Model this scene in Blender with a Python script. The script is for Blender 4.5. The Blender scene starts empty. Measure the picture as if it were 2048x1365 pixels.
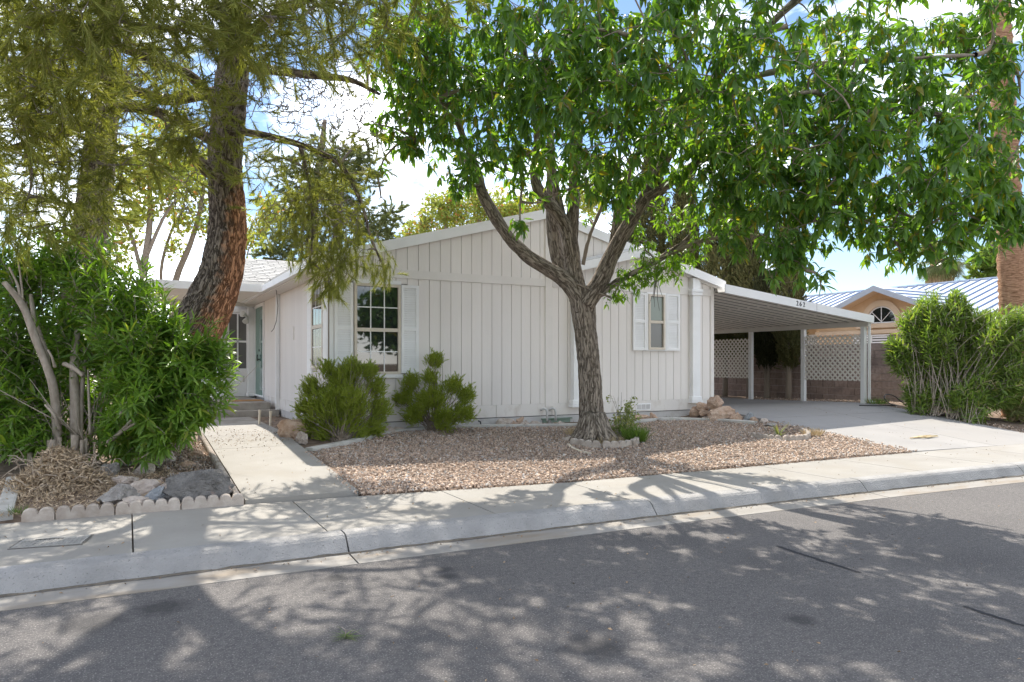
import bpy, math, random
import numpy as np
from mathutils import Vector, Matrix, noise as mn

# ------------------------------------------------------------------ camera, light, exposure
scene = bpy.context.scene
COL = scene.collection
cam_d = bpy.data.cameras.new("camera")
cam = bpy.data.objects.new("camera", cam_d)
COL.objects.link(cam)
cam.location = (0.0, 0.0, 1.6)
cam.rotation_euler = (math.radians(90), 0.0, -0.49317)
cam_d.sensor_width = 36.0
cam_d.lens = 1432.0 * 36.0 / 2048.0
cam_d.shift_y = 43.3 / 2048.0
cam_d.clip_start = 0.05
cam_d.clip_end = 3000.0
scene.camera = cam

SUN_EL, SUN_AZ = math.radians(50.0), math.radians(12.0)      # azimuth from +Y towards +X
world = bpy.data.worlds.new("World")
scene.world = world
world.use_nodes = True
wt = world.node_tree
wt.nodes.clear()
def wn(t, **kw):
    n = wt.nodes.new(t)
    for k, v in kw.items(): setattr(n, k, v)
    return n
w_out = wn("ShaderNodeOutputWorld"); w_bg = wn("ShaderNodeBackground")
w_sky = wn("ShaderNodeTexSky"); w_sky.sky_type = 'NISHITA'; w_sky.sun_disc = False
w_sky.sun_elevation = SUN_EL; w_sky.sun_rotation = SUN_AZ
w_sky.altitude = 800; w_sky.air_density = 1.0; w_sky.dust_density = 0.1; w_sky.ozone_density = 2.0
w_bg.inputs["Strength"].default_value = 0.06
w_tc = wn("ShaderNodeTexCoord")
w_map = wn("ShaderNodeMapping"); w_map.inputs["Scale"].default_value = (1.0, 1.0, 2.6); w_map.inputs["Location"].default_value = (5.2, 3.3, 0.4)
w_n1 = wn("ShaderNodeTexNoise"); w_n1.inputs["Scale"].default_value = 2.6; w_n1.inputs["Detail"].default_value = 8
w_n1.inputs["Roughness"].default_value = 0.58; w_n1.inputs["Distortion"].default_value = 0.35
w_rmp = wn("ShaderNodeValToRGB")
w_rmp.color_ramp.elements[0].position = 0.465; w_rmp.color_ramp.elements[1].position = 0.82
w_mix = wn("ShaderNodeMix"); w_mix.data_type = 'RGBA'
w_mix.inputs[7].default_value = (38.0, 37.6, 37.4, 1)          # cloud, set brighter than sunlight makes it to add ambient fill
L = wt.links.new
L(w_tc.outputs["Generated"], w_map.inputs["Vector"]); L(w_map.outputs[0], w_n1.inputs["Vector"])
L(w_n1.outputs[0], w_rmp.inputs[0]); L(w_rmp.outputs[0], w_mix.inputs[0])
L(w_sky.outputs[0], w_mix.inputs[6]); L(w_mix.outputs[2], w_bg.inputs["Color"]); L(w_bg.outputs[0], w_out.inputs[0])

sun_d = bpy.data.lights.new("sun", 'SUN')
sun = bpy.data.objects.new("sun", sun_d)
COL.objects.link(sun)
sun_d.energy = 2.6
sun_d.angle = math.radians(0.53)
sun_d.color = (1.0, 0.93, 0.82)
SD = Vector((math.cos(SUN_EL) * math.sin(SUN_AZ), math.cos(SUN_EL) * math.cos(SUN_AZ), math.sin(SUN_EL)))
sun.rotation_euler = SD.to_track_quat('Z', 'Y').to_euler()
sun.location = (10, 30, 40)

vs = scene.view_settings
vs.view_transform = 'Standard'; vs.look = 'None'; vs.exposure = 1.78; vs.gamma = 1.0; vs.use_curve_mapping = False
scene.cycles.max_bounces = 8
scene.cycles.transparent_max_bounces = 8
scene.cycles.use_denoising = True

random.seed(7)
RNG = np.random.default_rng(11)

# ------------------------------------------------------------------ ground shape
_YBX = [-60, -8, -0.83, 1.05, 2.22, 4.69, 7.59, 11.08, 14.0, 20.0, 60]
_YBY = [8.1, 8.0, 7.78, 7.67, 7.57, 7.25, 7.16, 7.08, 6.9, 6.4, 4.5]
def yb(x): return float(np.interp(x, _YBX, _YBY))            # back edge of the sidewalk
def yr(x):                                                     # road edge at the gutter
    x = max(-14.0, min(24.0, x)); return 5.63 - 0.01 * x - 0.0028 * x * x
def sm(t): t = max(0.0, min(1.0, t)); return t * t * (3 - 2 * t)
def G(x, y):
    """height of the finished ground behind the sidewalk"""
    b = yb(x); t = y - b
    if t <= 0: return 0.16
    lawn = 0.165 + min(t * 0.064, 0.285)
    drive = 0.16 + min(t * 0.10, 0.44) - max(0.0, min(0.08, (y - 11.5) * 0.02))
    if x < 10.3: return lawn
    if x < 11.1: return lawn + (drive - lawn) * sm((x - 10.3) / 0.8)
    return drive

# ------------------------------------------------------------------ helpers
def fast_mesh(name, V, F):
    me = bpy.data.meshes.new(name)
    V = np.asarray(V, np.float32); F = np.asarray(F, np.int32)
    n, k = F.shape
    me.vertices.add(len(V)); me.vertices.foreach_set("co", V.ravel())
    me.loops.add(n * k); me.loops.foreach_set("vertex_index", F.ravel())
    me.polygons.add(n); me.polygons.foreach_set("loop_start", np.arange(0, n * k, k, dtype=np.int32))
    me.update(calc_edges=True)
    return me
def put(name, me, m, parent=None, loc=None, smooth=False):
    o = bpy.data.objects.new(name, me); COL.objects.link(o)
    if m is not None and len(me.materials) == 0: me.materials.append(m)
    if smooth: me.polygons.foreach_set("use_smooth", [True] * len(me.polygons))
    if parent is not None: o.parent = parent
    if loc is not None: o.location = loc
    return o
def tag(o, label=None, cat=None, group=None, kind=None):
    if label: o["label"] = label
    if cat: o["category"] = cat
    if group: o["group"] = group
    if kind: o["kind"] = kind
    return o
def thing(name, label, cat, loc, group=None):
    o = bpy.data.objects.new(name, None); COL.objects.link(o)
    o.location = loc; o.empty_display_size = 0.1
    o["org"] = 0
    del o["org"]
    ORG[o.name] = Vector(loc)
    return tag(o, label, cat, group)
ORG = {}
def org(o):
    while o.parent is not None: o = o.parent
    return ORG.get(o.name, Vector((0, 0, 0)))

class MB:
    """collects polygons in world coordinates; build() links them as one mesh object"""
    def __init__(s): s.v = []; s.f = []; s.bk = {}
    def add(s, vs_, fs):
        b = len(s.v); s.v.extend(tuple(p) for p in vs_); s.f.extend(tuple(i + b for i in f) for f in fs); return s
    def box(s, x0, x1, y0, y1, z0, z1):
        return s.add([(x0,y0,z0),(x1,y0,z0),(x1,y1,z0),(x0,y1,z0),(x0,y0,z1),(x1,y0,z1),(x1,y1,z1),(x0,y1,z1)],
                     [(0,3,2,1),(4,5,6,7),(0,1,5,4),(1,2,6,5),(2,3,7,6),(3,0,4,7)])
    def hexa(s, p):      # eight corners, bottom ring then top ring
        return s.add(p, [(0,3,2,1),(4,5,6,7),(0,1,5,4),(1,2,6,5),(2,3,7,6),(3,0,4,7)])
    def prism(s, poly, d):   # polygon (list of 3d points) pushed along d
        n = len(poly); d = Vector(d); P = [Vector(p) for p in poly]
        return s.add(P + [p + d for p in P], [tuple(range(n))[::-1], tuple(range(n, 2*n))] + [(i, (i+1) % n, n+(i+1) % n, n+i) for i in range(n)])
    def tube(s, path, rad, n=6, cap=True):
        P = [Vector(p) for p in path]; R = rad if isinstance(rad, (list, tuple)) else [rad] * len(P)
        up = Vector((0.3, 0.2, 1)).normalized(); base = len(s.v); ref = None
        run = random.random() * 20
        for i, p in enumerate(P):
            if i: run += (P[i] - P[i-1]).length
            t = (P[min(i+1, len(P)-1)] - P[max(i-1, 0)])
            if t.length < 1e-9: t = Vector((0,0,1))
            t.normalize()
            if ref is None:
                ref = t.cross(up if abs(t.dot(up)) < .95 else Vector((1,0,0))).normalized()
            else:
                ref = (ref - t * ref.dot(t))
                ref = ref.normalized() if ref.length > 1e-6 else t.orthogonal().normalized()
            b = t.cross(ref)
            for k in range(n):
                a = 2 * math.pi * k / n
                if n >= 9: s.bk[len(s.v)] = (math.cos(a) * R[i], math.sin(a) * R[i], run)
                s.v.append(tuple(p + (ref * math.cos(a) + b * math.sin(a)) * R[i]))
        for i in range(len(P) - 1):
            for k in range(n):
                a = base + i*n + k; c = base + i*n + (k+1) % n
                s.f.append((a, c, c + n, a + n))
        if cap:
            s.f.append(tuple(base + k for k in range(n))[::-1]); e = base + (len(P)-1)*n
            s.f.append(tuple(e + k for k in range(n)))
        return s
    def mesh(s, name, o=Vector((0,0,0))):
        me = bpy.data.meshes.new(name)
        me.from_pydata([(v[0]-o[0], v[1]-o[1], v[2]-o[2]) for v in s.v], [], s.f); me.update()
        if s.bk:
            at = me.attributes.new('bark', 'FLOAT_VECTOR', 'POINT')
            at.data.foreach_set('vector', [c for i in range(len(s.v)) for c in s.bk.get(i, (0, 0, 0))])
        return me
    def build(s, name, m, parent=None, smooth=False, bevel=0):
        o = put(name, s.mesh(name, org(parent) if parent is not None else Vector((0,0,0))), m, parent, smooth=smooth)
        if bevel:
            b = o.modifiers.new("edge", 'BEVEL'); b.width = bevel; b.segments = 2; b.limit_method = 'ANGLE'
        return o
    def solo(s, name, m, loc, label, cat, group=None, smooth=False, bevel=0):
        o = put(name, s.mesh(name, Vector(loc)), m, None, loc, smooth)
        ORG[o.name] = Vector(loc)
        if bevel:
            b = o.modifiers.new("edge", 'BEVEL'); b.width = bevel; b.segments = 2; b.limit_method = 'ANGLE'
        return tag(o, label, cat, group)

# ------------------------------------------------------------------ materials
def mat(name, c1, c2=None, scale=6.0, rough=0.8, bump=0.0, bscale=None, spec=0.3, rnd=0.0, detail=6, metal=0.0,
        stretch=(1,1,1), lo=0.35, hi=0.65, c3=None, s3=1.2, lo3=0.5, hi3=0.7, coord='pos', bdist=0.02, isl=0.0):
    m = bpy.data.materials.new(name); m.use_nodes = True
    t = m.node_tree; N = t.nodes; K = t.links.new
    bs = N["Principled BSDF"]
    bs.inputs["Roughness"].default_value = rough; bs.inputs["Metallic"].default_value = metal
    bs.inputs["Specular IOR Level"].default_value = spec
    geo = N.new("ShaderNodeNewGeometry"); mp = N.new("ShaderNodeMapping"); mp.inputs["Scale"].default_value = stretch
    if coord == 'obj':
        tc = N.new("ShaderNodeTexCoord"); K(tc.outputs["Object"], mp.inputs["Vector"])
    else: K(geo.outputs["Position"], mp.inputs["Vector"])
    col = None
    if c2 is not None:
        n1 = N.new("ShaderNodeTexNoise"); n1.inputs["Scale"].default_value = scale; n1.inputs["Detail"].default_value = detail
        n1.inputs["Roughness"].default_value = 0.6
        K(mp.outputs[0], n1.inputs["Vector"])
        mr = N.new("ShaderNodeMapRange"); mr.inputs[1].default_value = lo; mr.inputs[2].default_value = hi
        K(n1.outputs[0], mr.inputs[0])
        mx = N.new("ShaderNodeMix"); mx.data_type = 'RGBA'
        mx.inputs[6].default_value = (*c1, 1); mx.inputs[7].default_value = (*c2, 1)
        K(mr.outputs[0], mx.inputs[0]); col = mx.outputs[2]
        if c3 is not None:
            n3 = N.new("ShaderNodeTexNoise"); n3.inputs["Scale"].default_value = s3; n3.inputs["Detail"].default_value = 5
            K(mp.outputs[0], n3.inputs["Vector"])
            m3 = N.new("ShaderNodeMapRange"); m3.inputs[1].default_value = lo3; m3.inputs[2].default_value = hi3
            K(n3.outputs[0], m3.inputs[0])
            x3 = N.new("ShaderNodeMix"); x3.data_type = 'RGBA'; x3.inputs[7].default_value = (*c3, 1)
            K(m3.outputs[0], x3.inputs[0]); K(col, x3.inputs[6]); col = x3.outputs[2]
    else:
        rgb = N.new("ShaderNodeRGB"); rgb.outputs[0].default_value = (*c1, 1); col = rgb.outputs[0]
    if rnd or isl:
        hs = N.new("ShaderNodeHueSaturation")
        def vary(sock, amp):
            r = N.new("ShaderNodeMapRange"); r.inputs[3].default_value = 1 - amp; r.inputs[4].default_value = 1 + amp
            K(sock, r.inputs[0]); return r.outputs[0]
        if rnd:
            oi = N.new("ShaderNodeObjectInfo"); a = vary(oi.outputs["Random"], rnd)
        if isl:
            b = vary(geo.outputs["Random Per Island"], isl)
        if rnd and isl:
            mu = N.new("ShaderNodeMath"); mu.operation = 'MULTIPLY'; K(a, mu.inputs[0]); K(b, mu.inputs[1]); a = mu.outputs[0]
        elif isl: a = b
        K(a, hs.inputs["Value"]); K(col, hs.inputs["Color"]); col = hs.outputs[0]
    K(col, bs.inputs["Base Color"])
    if bump:
        nb = N.new("ShaderNodeTexNoise"); nb.inputs["Scale"].default_value = bscale or scale * 4; nb.inputs["Detail"].default_value = 5
        K(mp.outputs[0], nb.inputs["Vector"])
        bp = N.new("ShaderNodeBump"); bp.inputs["Strength"].default_value = bump; bp.inputs["Distance"].default_value = bdist
        K(nb.outputs[0], bp.inputs["Height"]); K(bp.outputs[0], bs.inputs["Normal"])
    m["col"] = 0; del m["col"]
    return m
def leafmat(name, c1, c2, trans=0.35, tcol=None, rough=0.45, spec=0.4, c3=None):
    """two greens picked leaf by leaf, light shining through"""
    m = bpy.data.materials.new(name); m.use_nodes = True
    t = m.node_tree; N = t.nodes; K = t.links.new
    bs = N["Principled BSDF"]; out = N["Material Output"]
    bs.inputs["Roughness"].default_value = rough; bs.inputs["Specular IOR Level"].default_value = spec
    geo = N.new("ShaderNodeNewGeometry"); oi = N.new("ShaderNodeObjectInfo")
    ad = N.new("ShaderNodeMath"); ad.operation = 'ADD'; K(geo.outputs["Random Per Island"], ad.inputs[0]); K(oi.outputs["Random"], ad.inputs[1])
    fr = N.new("ShaderNodeMath"); fr.operation = 'FRACT'; K(ad.outputs[0], fr.inputs[0])
    rp = N.new("ShaderNodeValToRGB"); e = rp.color_ramp.elements
    e[0].color = (*c1, 1); e[1].color = (*c2, 1); e[0].position = 0.05; e[1].position = 0.9
    if c3 is not None:
        x = rp.color_ramp.elements.new(0.965); x.color = (*c3, 1)
        e[1].position = 0.9
    K(fr.outputs[0], rp.inputs[0])
    K(rp.outputs[0], bs.inputs["Base Color"])
    tr = N.new("ShaderNodeBsdfTranslucent")
    mx = N.new("ShaderNodeMix"); mx.data_type = 'RGBA'; mx.blend_type = 'MULTIPLY'; mx.inputs[0].default_value = 1.0
    tc = tcol or (2.3, 2.2, 0.7); mx.inputs[7].default_value = (*tc, 1)
    K(rp.outputs[0], mx.inputs[6]); K(mx.outputs[2], tr.inputs[0])
    ms = N.new("ShaderNodeMixShader"); ms.inputs[0].default_value = trans
    K(bs.outputs[0], ms.inputs[1]); K(tr.outputs[0], ms.inputs[2]); K(ms.outputs[0], out.inputs[0])
    return m

M = {}
M['walk'] = mat("concrete_walk", (.265,.252,.232), (.31,.297,.275), 1.3, .9, .2, 60, .2, c3=(.275,.255,.225), s3=1.6, lo3=.50, hi3=.75, rnd=.03)
M['kerb'] = mat("concrete_kerb", (.25,.245,.24), (.33,.322,.315), 3.0, .92, .6, 55, .2, c3=(.15,.145,.14), s3=60, lo3=.63, hi3=.72, rnd=.04)
M['pan'] = mat("concrete_gutter", (.245,.23,.21), (.305,.29,.27), 2.0, .92, .2, 70, .2, c3=(.24,.20,.155), s3=2.2, lo3=.46, hi3=.7, stretch=(.5,2,1))
M['drive'] = mat("concrete_driveway", (.255,.247,.24), (.30,.29,.28), .9, .85, .1, 50, .25, c3=(.28,.268,.255), s3=.7, lo3=.45, hi3=.7, rnd=.03)
M['step'] = mat("concrete_step", (.30,.275,.24), (.38,.35,.31), 4, .92, .25, 50, .2, c3=(.22,.19,.16), s3=3, lo3=.5, hi3=.7)
M['edging'] = mat("concrete_edging", (.36,.31,.27), (.46,.41,.36), 9, .95, .35, 60, .15, c3=(.28,.23,.19), s3=5, lo3=.5, hi3=.7, rnd=.12)
M['bedcurb'] = mat("concrete_bed_edging", (.42,.41,.38), (.52,.5,.47), 5, .95, .25, 50, .15, c3=(.3,.28,.25), s3=4, lo3=.52, hi3=.72, rnd=.06)
M['gravelbase'] = mat("gravel_bed", (.13,.092,.07), (.28,.21,.165), 45, .95, .8, 50, .15, lo=.4, hi=.62)
M['stone'] = mat("gravel_stone", (.32,.225,.165), (.50,.39,.31), 18, .9, 0, None, .2, isl=.38, lo=.3, hi=.7, c3=(.45,.43,.41), s3=26, lo3=.55, hi3=.6)
M['dirt'] = mat("bare_dirt", (.17,.125,.095), (.26,.20,.155), 3, .97, .5, 30, .1, c3=(.12,.09,.07), s3=9, lo3=.5, hi3=.68)
M['litter'] = mat("leaf_litter", (.30,.22,.14), (.20,.13,.08), 30, .9, 0, None, .15, isl=.45)
M['siding'] = mat("siding_paint", (.74,.695,.655), (.78,.735,.695), 2.2, .75, .12, 45, .25, rnd=.015, stretch=(1,1,.15), c3=(.70,.655,.62), s3=1.1, lo3=.55, hi3=.8)
M['groove'] = mat("siding_backing", (.40,.37,.345), None, rough=.85)
M['trim'] = mat("trim_paint", (.70,.66,.62), (.74,.70,.66), 3, .7, .05, 40, .3)
M['white'] = mat("white_paint", (.84,.835,.83), (.79,.785,.775), 3, .6, .05, 40, .35, rnd=.02)
M['basetrim'] = mat('base_trim_paint', (.70,.66,.62), (.74,.70,.66), 3, .75, .08, 40, .25, c3=(.50,.43,.36), s3=6, lo3=.52, hi3=.82, stretch=(1,1,.6))
M['skirt'] = mat("skirt_paint", (.50,.48,.47), (.58,.56,.545), 3, .85, .2, 40, .2, c3=(.4,.36,.33), s3=4, lo3=.58, hi3=.78)
M['vinyl'] = mat("window_vinyl", (.60,.53,.44), (.66,.59,.50), 8, .55, 0, None, .35)
M['metal'] = mat("carport_metal", (.70,.70,.70), (.75,.75,.75), 2, .45, 0, None, .4, rnd=.02)
M['panmetal'] = mat("carport_pan", (.80,.765,.705), (.84,.805,.745), 1.2, .5, 0, None, .35, rnd=.02)
M['beam'] = mat("carport_beam", (.55,.53,.49), (.6,.58,.54), 2, .5, 0, None, .35)
M['lattice'] = mat("vinyl_lattice", (.70,.655,.60), (.74,.70,.64), 4, .6, 0, None, .3)
M['digit'] = mat("black_digit", (.03,.03,.035), None, rough=.5)
M['door'] = mat("green_door", (.15,.225,.19), (.17,.25,.21), 4, .5, 0, None, .4)
M['black'] = mat("black_metal", (.02,.02,.02), None, rough=.4)
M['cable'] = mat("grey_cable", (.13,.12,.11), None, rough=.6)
M['shingle'] = mat("white_shingle", (.34,.335,.325), (.44,.435,.425), 30, .95, .5, 90, .15, rnd=.10)
M['roof'] = mat("roof_felt", (.5,.49,.47), (.6,.59,.57), 25, .95, .3, 80, .15)
M['mat'] = mat("coir_mat", (.36,.20,.09), (.45,.26,.13), 40, .95, .4, 90, .1)
M['pvc'] = mat("aged_pvc", (.66,.58,.45), (.72,.64,.52), 12, .5, 0, None, .35)
M['cmu'] = mat("block_masonry", (.26,.195,.165), (.36,.285,.25), 14, .95, .5, 60, .12, rnd=.13, c3=(.22,.17,.15), s3=2.5, lo3=.5, hi3=.7)
M['mortar'] = mat("block_mortar", (.44,.39,.35), None, rough=.95)
M['stucco'] = mat("tan_stucco", (.60,.43,.27), (.66,.48,.31), 3, .92, .25, 60, .15)
M['stuccotrim'] = mat("stucco_trim", (.64,.50,.36), (.68,.54,.40), 3, .92, .2, 60, .15)
M['bluemetal'] = mat("metal_roof", (.44,.49,.57), (.50,.55,.62), 2, .4, 0, None, .5, rnd=.03)
M['seam'] = mat("metal_roof_seam_shade", (.17,.23,.37), None, rough=.4)  # roof ribs with shadow and sky blue put into their colour
M['green'] = mat("green_plastic", (.20,.27,.215), (.24,.31,.25), 8, .6, .05, 30, .3)
M['pipe'] = mat("painted_pipe", (.55,.54,.53), None, rough=.6)
M['meter'] = mat("meter_lid", (.27,.26,.245), (.36,.35,.33), 30, .9, .7, 60, .15, bdist=.01)
M['hose'] = mat("black_hose", (.03,.03,.03), None, rough=.5)
M['seal'] = mat("tar_seal", (.018,.018,.022), None, rough=.7)
M['rocktan'] = mat("tan_rock", (.40,.27,.19), (.58,.45,.36), 7, .95, .7, 26, .12, coord='obj', rnd=.12, c3=(.30,.19,.13), s3=4, lo3=.5, hi3=.7, bdist=.05)
M['rockpale'] = mat("pale_rock", (.42,.35,.30), (.58,.51,.46), 8, .95, .7, 28, .12, coord='obj', rnd=.12, c3=(.30,.24,.20), s3=5, lo3=.52, hi3=.7, bdist=.05)
M['rockdark'] = mat("dark_volcanic_rock", (.115,.11,.105), (.21,.20,.19), 9, .95, .8, 40, .12, coord='obj', c3=(.34,.22,.18), s3=3.2, lo3=.62, hi3=.74, bdist=.05)
M['rockgrey'] = mat("grey_rock", (.22,.20,.185), (.36,.34,.32), 9, .95, .8, 30, .12, coord='obj', rnd=.1, c3=(.5,.48,.46), s3=6, lo3=.6, hi3=.7, bdist=.05)
M['rockblue'] = mat("blue_grey_rock", (.20,.215,.23), (.36,.37,.385), 9, .95, .6, 30, .12, coord='obj', bdist=.05)
M['bark'] = mat("grey_brown_bark", (.13,.10,.075), (.36,.30,.245), 30, .97, 1.0, 60, .1, stretch=(1,1,.14), lo=.36, hi=.62, bdist=.03)
M['twig'] = mat("twig_bark", (.20,.16,.125), (.32,.27,.22), 20, .95, .3, 60, .1)
M['pinebark'] = mat("pine_bark", (.085,.066,.055), (.30,.24,.195), 20, .97, 1.0, 40, .1, stretch=(1,1,.3), lo=.36, hi=.6, bdist=.04)
M['pinetwig'] = mat("dry_pine_twig", (.20,.17,.145), (.31,.275,.24), 20, .95, 0, None, .1)
def barkmat(name, dark, mid, light, scale, zs, fis=.07, dist=.03):
    """plates parted by dark fissures that run along the limb (coordinates unrolled from each limb)"""
    m = bpy.data.materials.new(name); m.use_nodes = True
    t = m.node_tree; N = t.nodes; K = t.links.new; bs = N["Principled BSDF"]
    bs.inputs["Roughness"].default_value = .97; bs.inputs["Specular IOR Level"].default_value = .08
    at = N.new("ShaderNodeAttribute"); at.attribute_name = "bark"
    mp = N.new("ShaderNodeMapping"); mp.inputs["Scale"].default_value = (1, 1, zs); K(at.outputs["Vector"], mp.inputs["Vector"])
    n1 = N.new("ShaderNodeTexNoise"); n1.inputs["Scale"].default_value = scale; n1.inputs["Detail"].default_value = 4; n1.inputs["Roughness"].default_value = .55; n1.inputs["Distortion"].default_value = .5
    K(mp.outputs[0], n1.inputs["Vector"])
    s_ = N.new("ShaderNodeMath"); s_.operation = 'SUBTRACT'; s_.inputs[1].default_value = .5; K(n1.outputs[0], s_.inputs[0])
    ab = N.new("ShaderNodeMath"); ab.operation = 'ABSOLUTE'; K(s_.outputs[0], ab.inputs[0])
    mr = N.new("ShaderNodeMapRange"); mr.inputs[1].default_value = .004; mr.inputs[2].default_value = fis; K(ab.outputs[0], mr.inputs[0])
    n2 = N.new("ShaderNodeTexNoise"); n2.inputs["Scale"].default_value = scale * 2.6; n2.inputs["Detail"].default_value = 6; K(mp.outputs[0], n2.inputs["Vector"])
    m2 = N.new("ShaderNodeMapRange"); m2.inputs[1].default_value = .36; m2.inputs[2].default_value = .64; K(n2.outputs[0], m2.inputs[0])
    a = N.new("ShaderNodeMix"); a.data_type = 'RGBA'; a.inputs[6].default_value = (*mid, 1); a.inputs[7].default_value = (*light, 1); K(m2.outputs[0], a.inputs[0])
    b = N.new("ShaderNodeMix"); b.data_type = 'RGBA'; b.inputs[6].default_value = (*dark, 1); K(mr.outputs[0], b.inputs[0]); K(a.outputs[2], b.inputs[7])
    K(b.outputs[2], bs.inputs["Base Color"])
    h = N.new("ShaderNodeMath"); h.operation = 'MULTIPLY_ADD'; h.inputs[1].default_value = .35; K(m2.outputs[0], h.inputs[0]); K(mr.outputs[0], h.inputs[2])
    bp = N.new("ShaderNodeBump"); bp.inputs["Strength"].default_value = 1.0; bp.inputs["Distance"].default_value = dist; K(h.outputs[0], bp.inputs["Height"]); K(bp.outputs[0], bs.inputs["Normal"])
    return m
M['bark'] = barkmat("grey_brown_bark", (.13,.105,.083), (.265,.22,.178), (.40,.345,.285), 30, .15, .06, .02)
M['pinebark'] = barkmat("pine_bark", (.09,.07,.057), (.20,.16,.13), (.33,.275,.225), 21, .26, .075, .03)
M['palmbark'] = mat("palm_bark", (.20,.105,.06), (.50,.30,.19), 12, .97, 1.0, 30, .1, stretch=(.7,.7,4.5), lo=.35, hi=.65)
M['oleanderstem'] = mat("oleander_stem", (.27,.225,.18), (.42,.36,.30), 18, .95, .3, 60, .1, stretch=(1,1,.4))
M['deadleaf'] = mat("dead_leaf", (.36,.26,.16), (.52,.42,.31), 15, .9, 0, None, .15, isl=.4)
M['cutwood'] = mat("cut_wood", (.30,.24,.185), (.42,.35,.28), 25, .95, .4, 60, .1)
M['drygrass'] = mat("dry_grass", (.48,.38,.22), (.58,.47,.30), 10, .9, 0, None, .15, isl=.3)
M['leaf'] = leafmat("broad_leaf", (.052,.122,.034), (.125,.23,.05), .46, (2.5,2.4,.45), .36, .5, (.19,.18,.03))
M['leafnew'] = leafmat("young_leaf", (.10,.20,.022), (.16,.27,.03), .45, (1.9,1.9,.6), .45, .35)
M['needle'] = leafmat("pine_needle", (.165,.19,.042), (.29,.305,.085), .40, (1.5,1.5,.7), .55, .25, (.27,.24,.10))
M['needlefar'] = leafmat("far_pine_needle", (.11,.145,.055), (.20,.22,.10), .25, (1.5,1.5,.8), .6, .2)
M['oleander'] = leafmat("oleander_leaf", (.09,.17,.032), (.185,.285,.06), .40, (2.0,2.2,.5), .35, .5, (.19,.22,.05))
M['oleander2'] = leafmat("pale_oleander_leaf", (.11,.18,.04), (.22,.30,.08), .38, (1.7,1.8,.6), .42, .4, (.24,.25,.08))
M['broom'] = leafmat("shrub_sprig", (.205,.275,.035), (.34,.40,.07), .38, (1.6,1.6,.6), .6, .2, (.28,.27,.10))
M['yellowleaf'] = leafmat("yellow_green_leaf", (.21,.27,.06), (.37,.41,.12), .40, (1.6,1.5,.6), .55, .2, (.42,.19,.08))
M['cypress'] = leafmat("cypress_spray", (.085,.095,.04), (.18,.175,.075), .22, (1.4,1.4,.7), .7, .15, (.19,.13,.07))
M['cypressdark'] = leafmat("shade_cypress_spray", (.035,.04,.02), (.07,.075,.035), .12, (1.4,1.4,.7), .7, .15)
M['palmleaf'] = leafmat("palm_frond", (.11,.14,.05), (.2,.22,.09), .25, (1.5,1.5,.7), .5, .3)
M['rose'] = leafmat("rose_leaf", (.16,.21,.07), (.30,.33,.15), .4, (1.6,1.6,.7), .55, .25, (.5,.42,.2))
M['grass'] = leafmat("green_grass", (.08,.14,.03), (.14,.21,.05), .3, (1.6,1.7,.6), .55, .2)
M['petal'] = mat("white_petal", (.85,.85,.83), None, rough=.6)

def glass(name, base=(.02,.024,.024), rough=.02, vary=0.0):
    m = bpy.data.materials.new(name); m.use_nodes = True
    b = m.node_tree.nodes["Principled BSDF"]
    b.inputs["Base Color"].default_value = (*base, 1); b.inputs["Roughness"].default_value = rough
    b.inputs["Specular IOR Level"].default_value = 0.9; b.inputs["IOR"].default_value = 1.52
    return m
M['glass'] = glass("window_glass", (.018,.022,.022))
M['screen'] = glass("window_screen", (.085,.083,.08), .25)
M['obscure'] = glass("obscure_glass", (.18,.22,.18), .35)
M['lens'] = glass("lamp_lens", (.55,.55,.52), .08)

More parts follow.
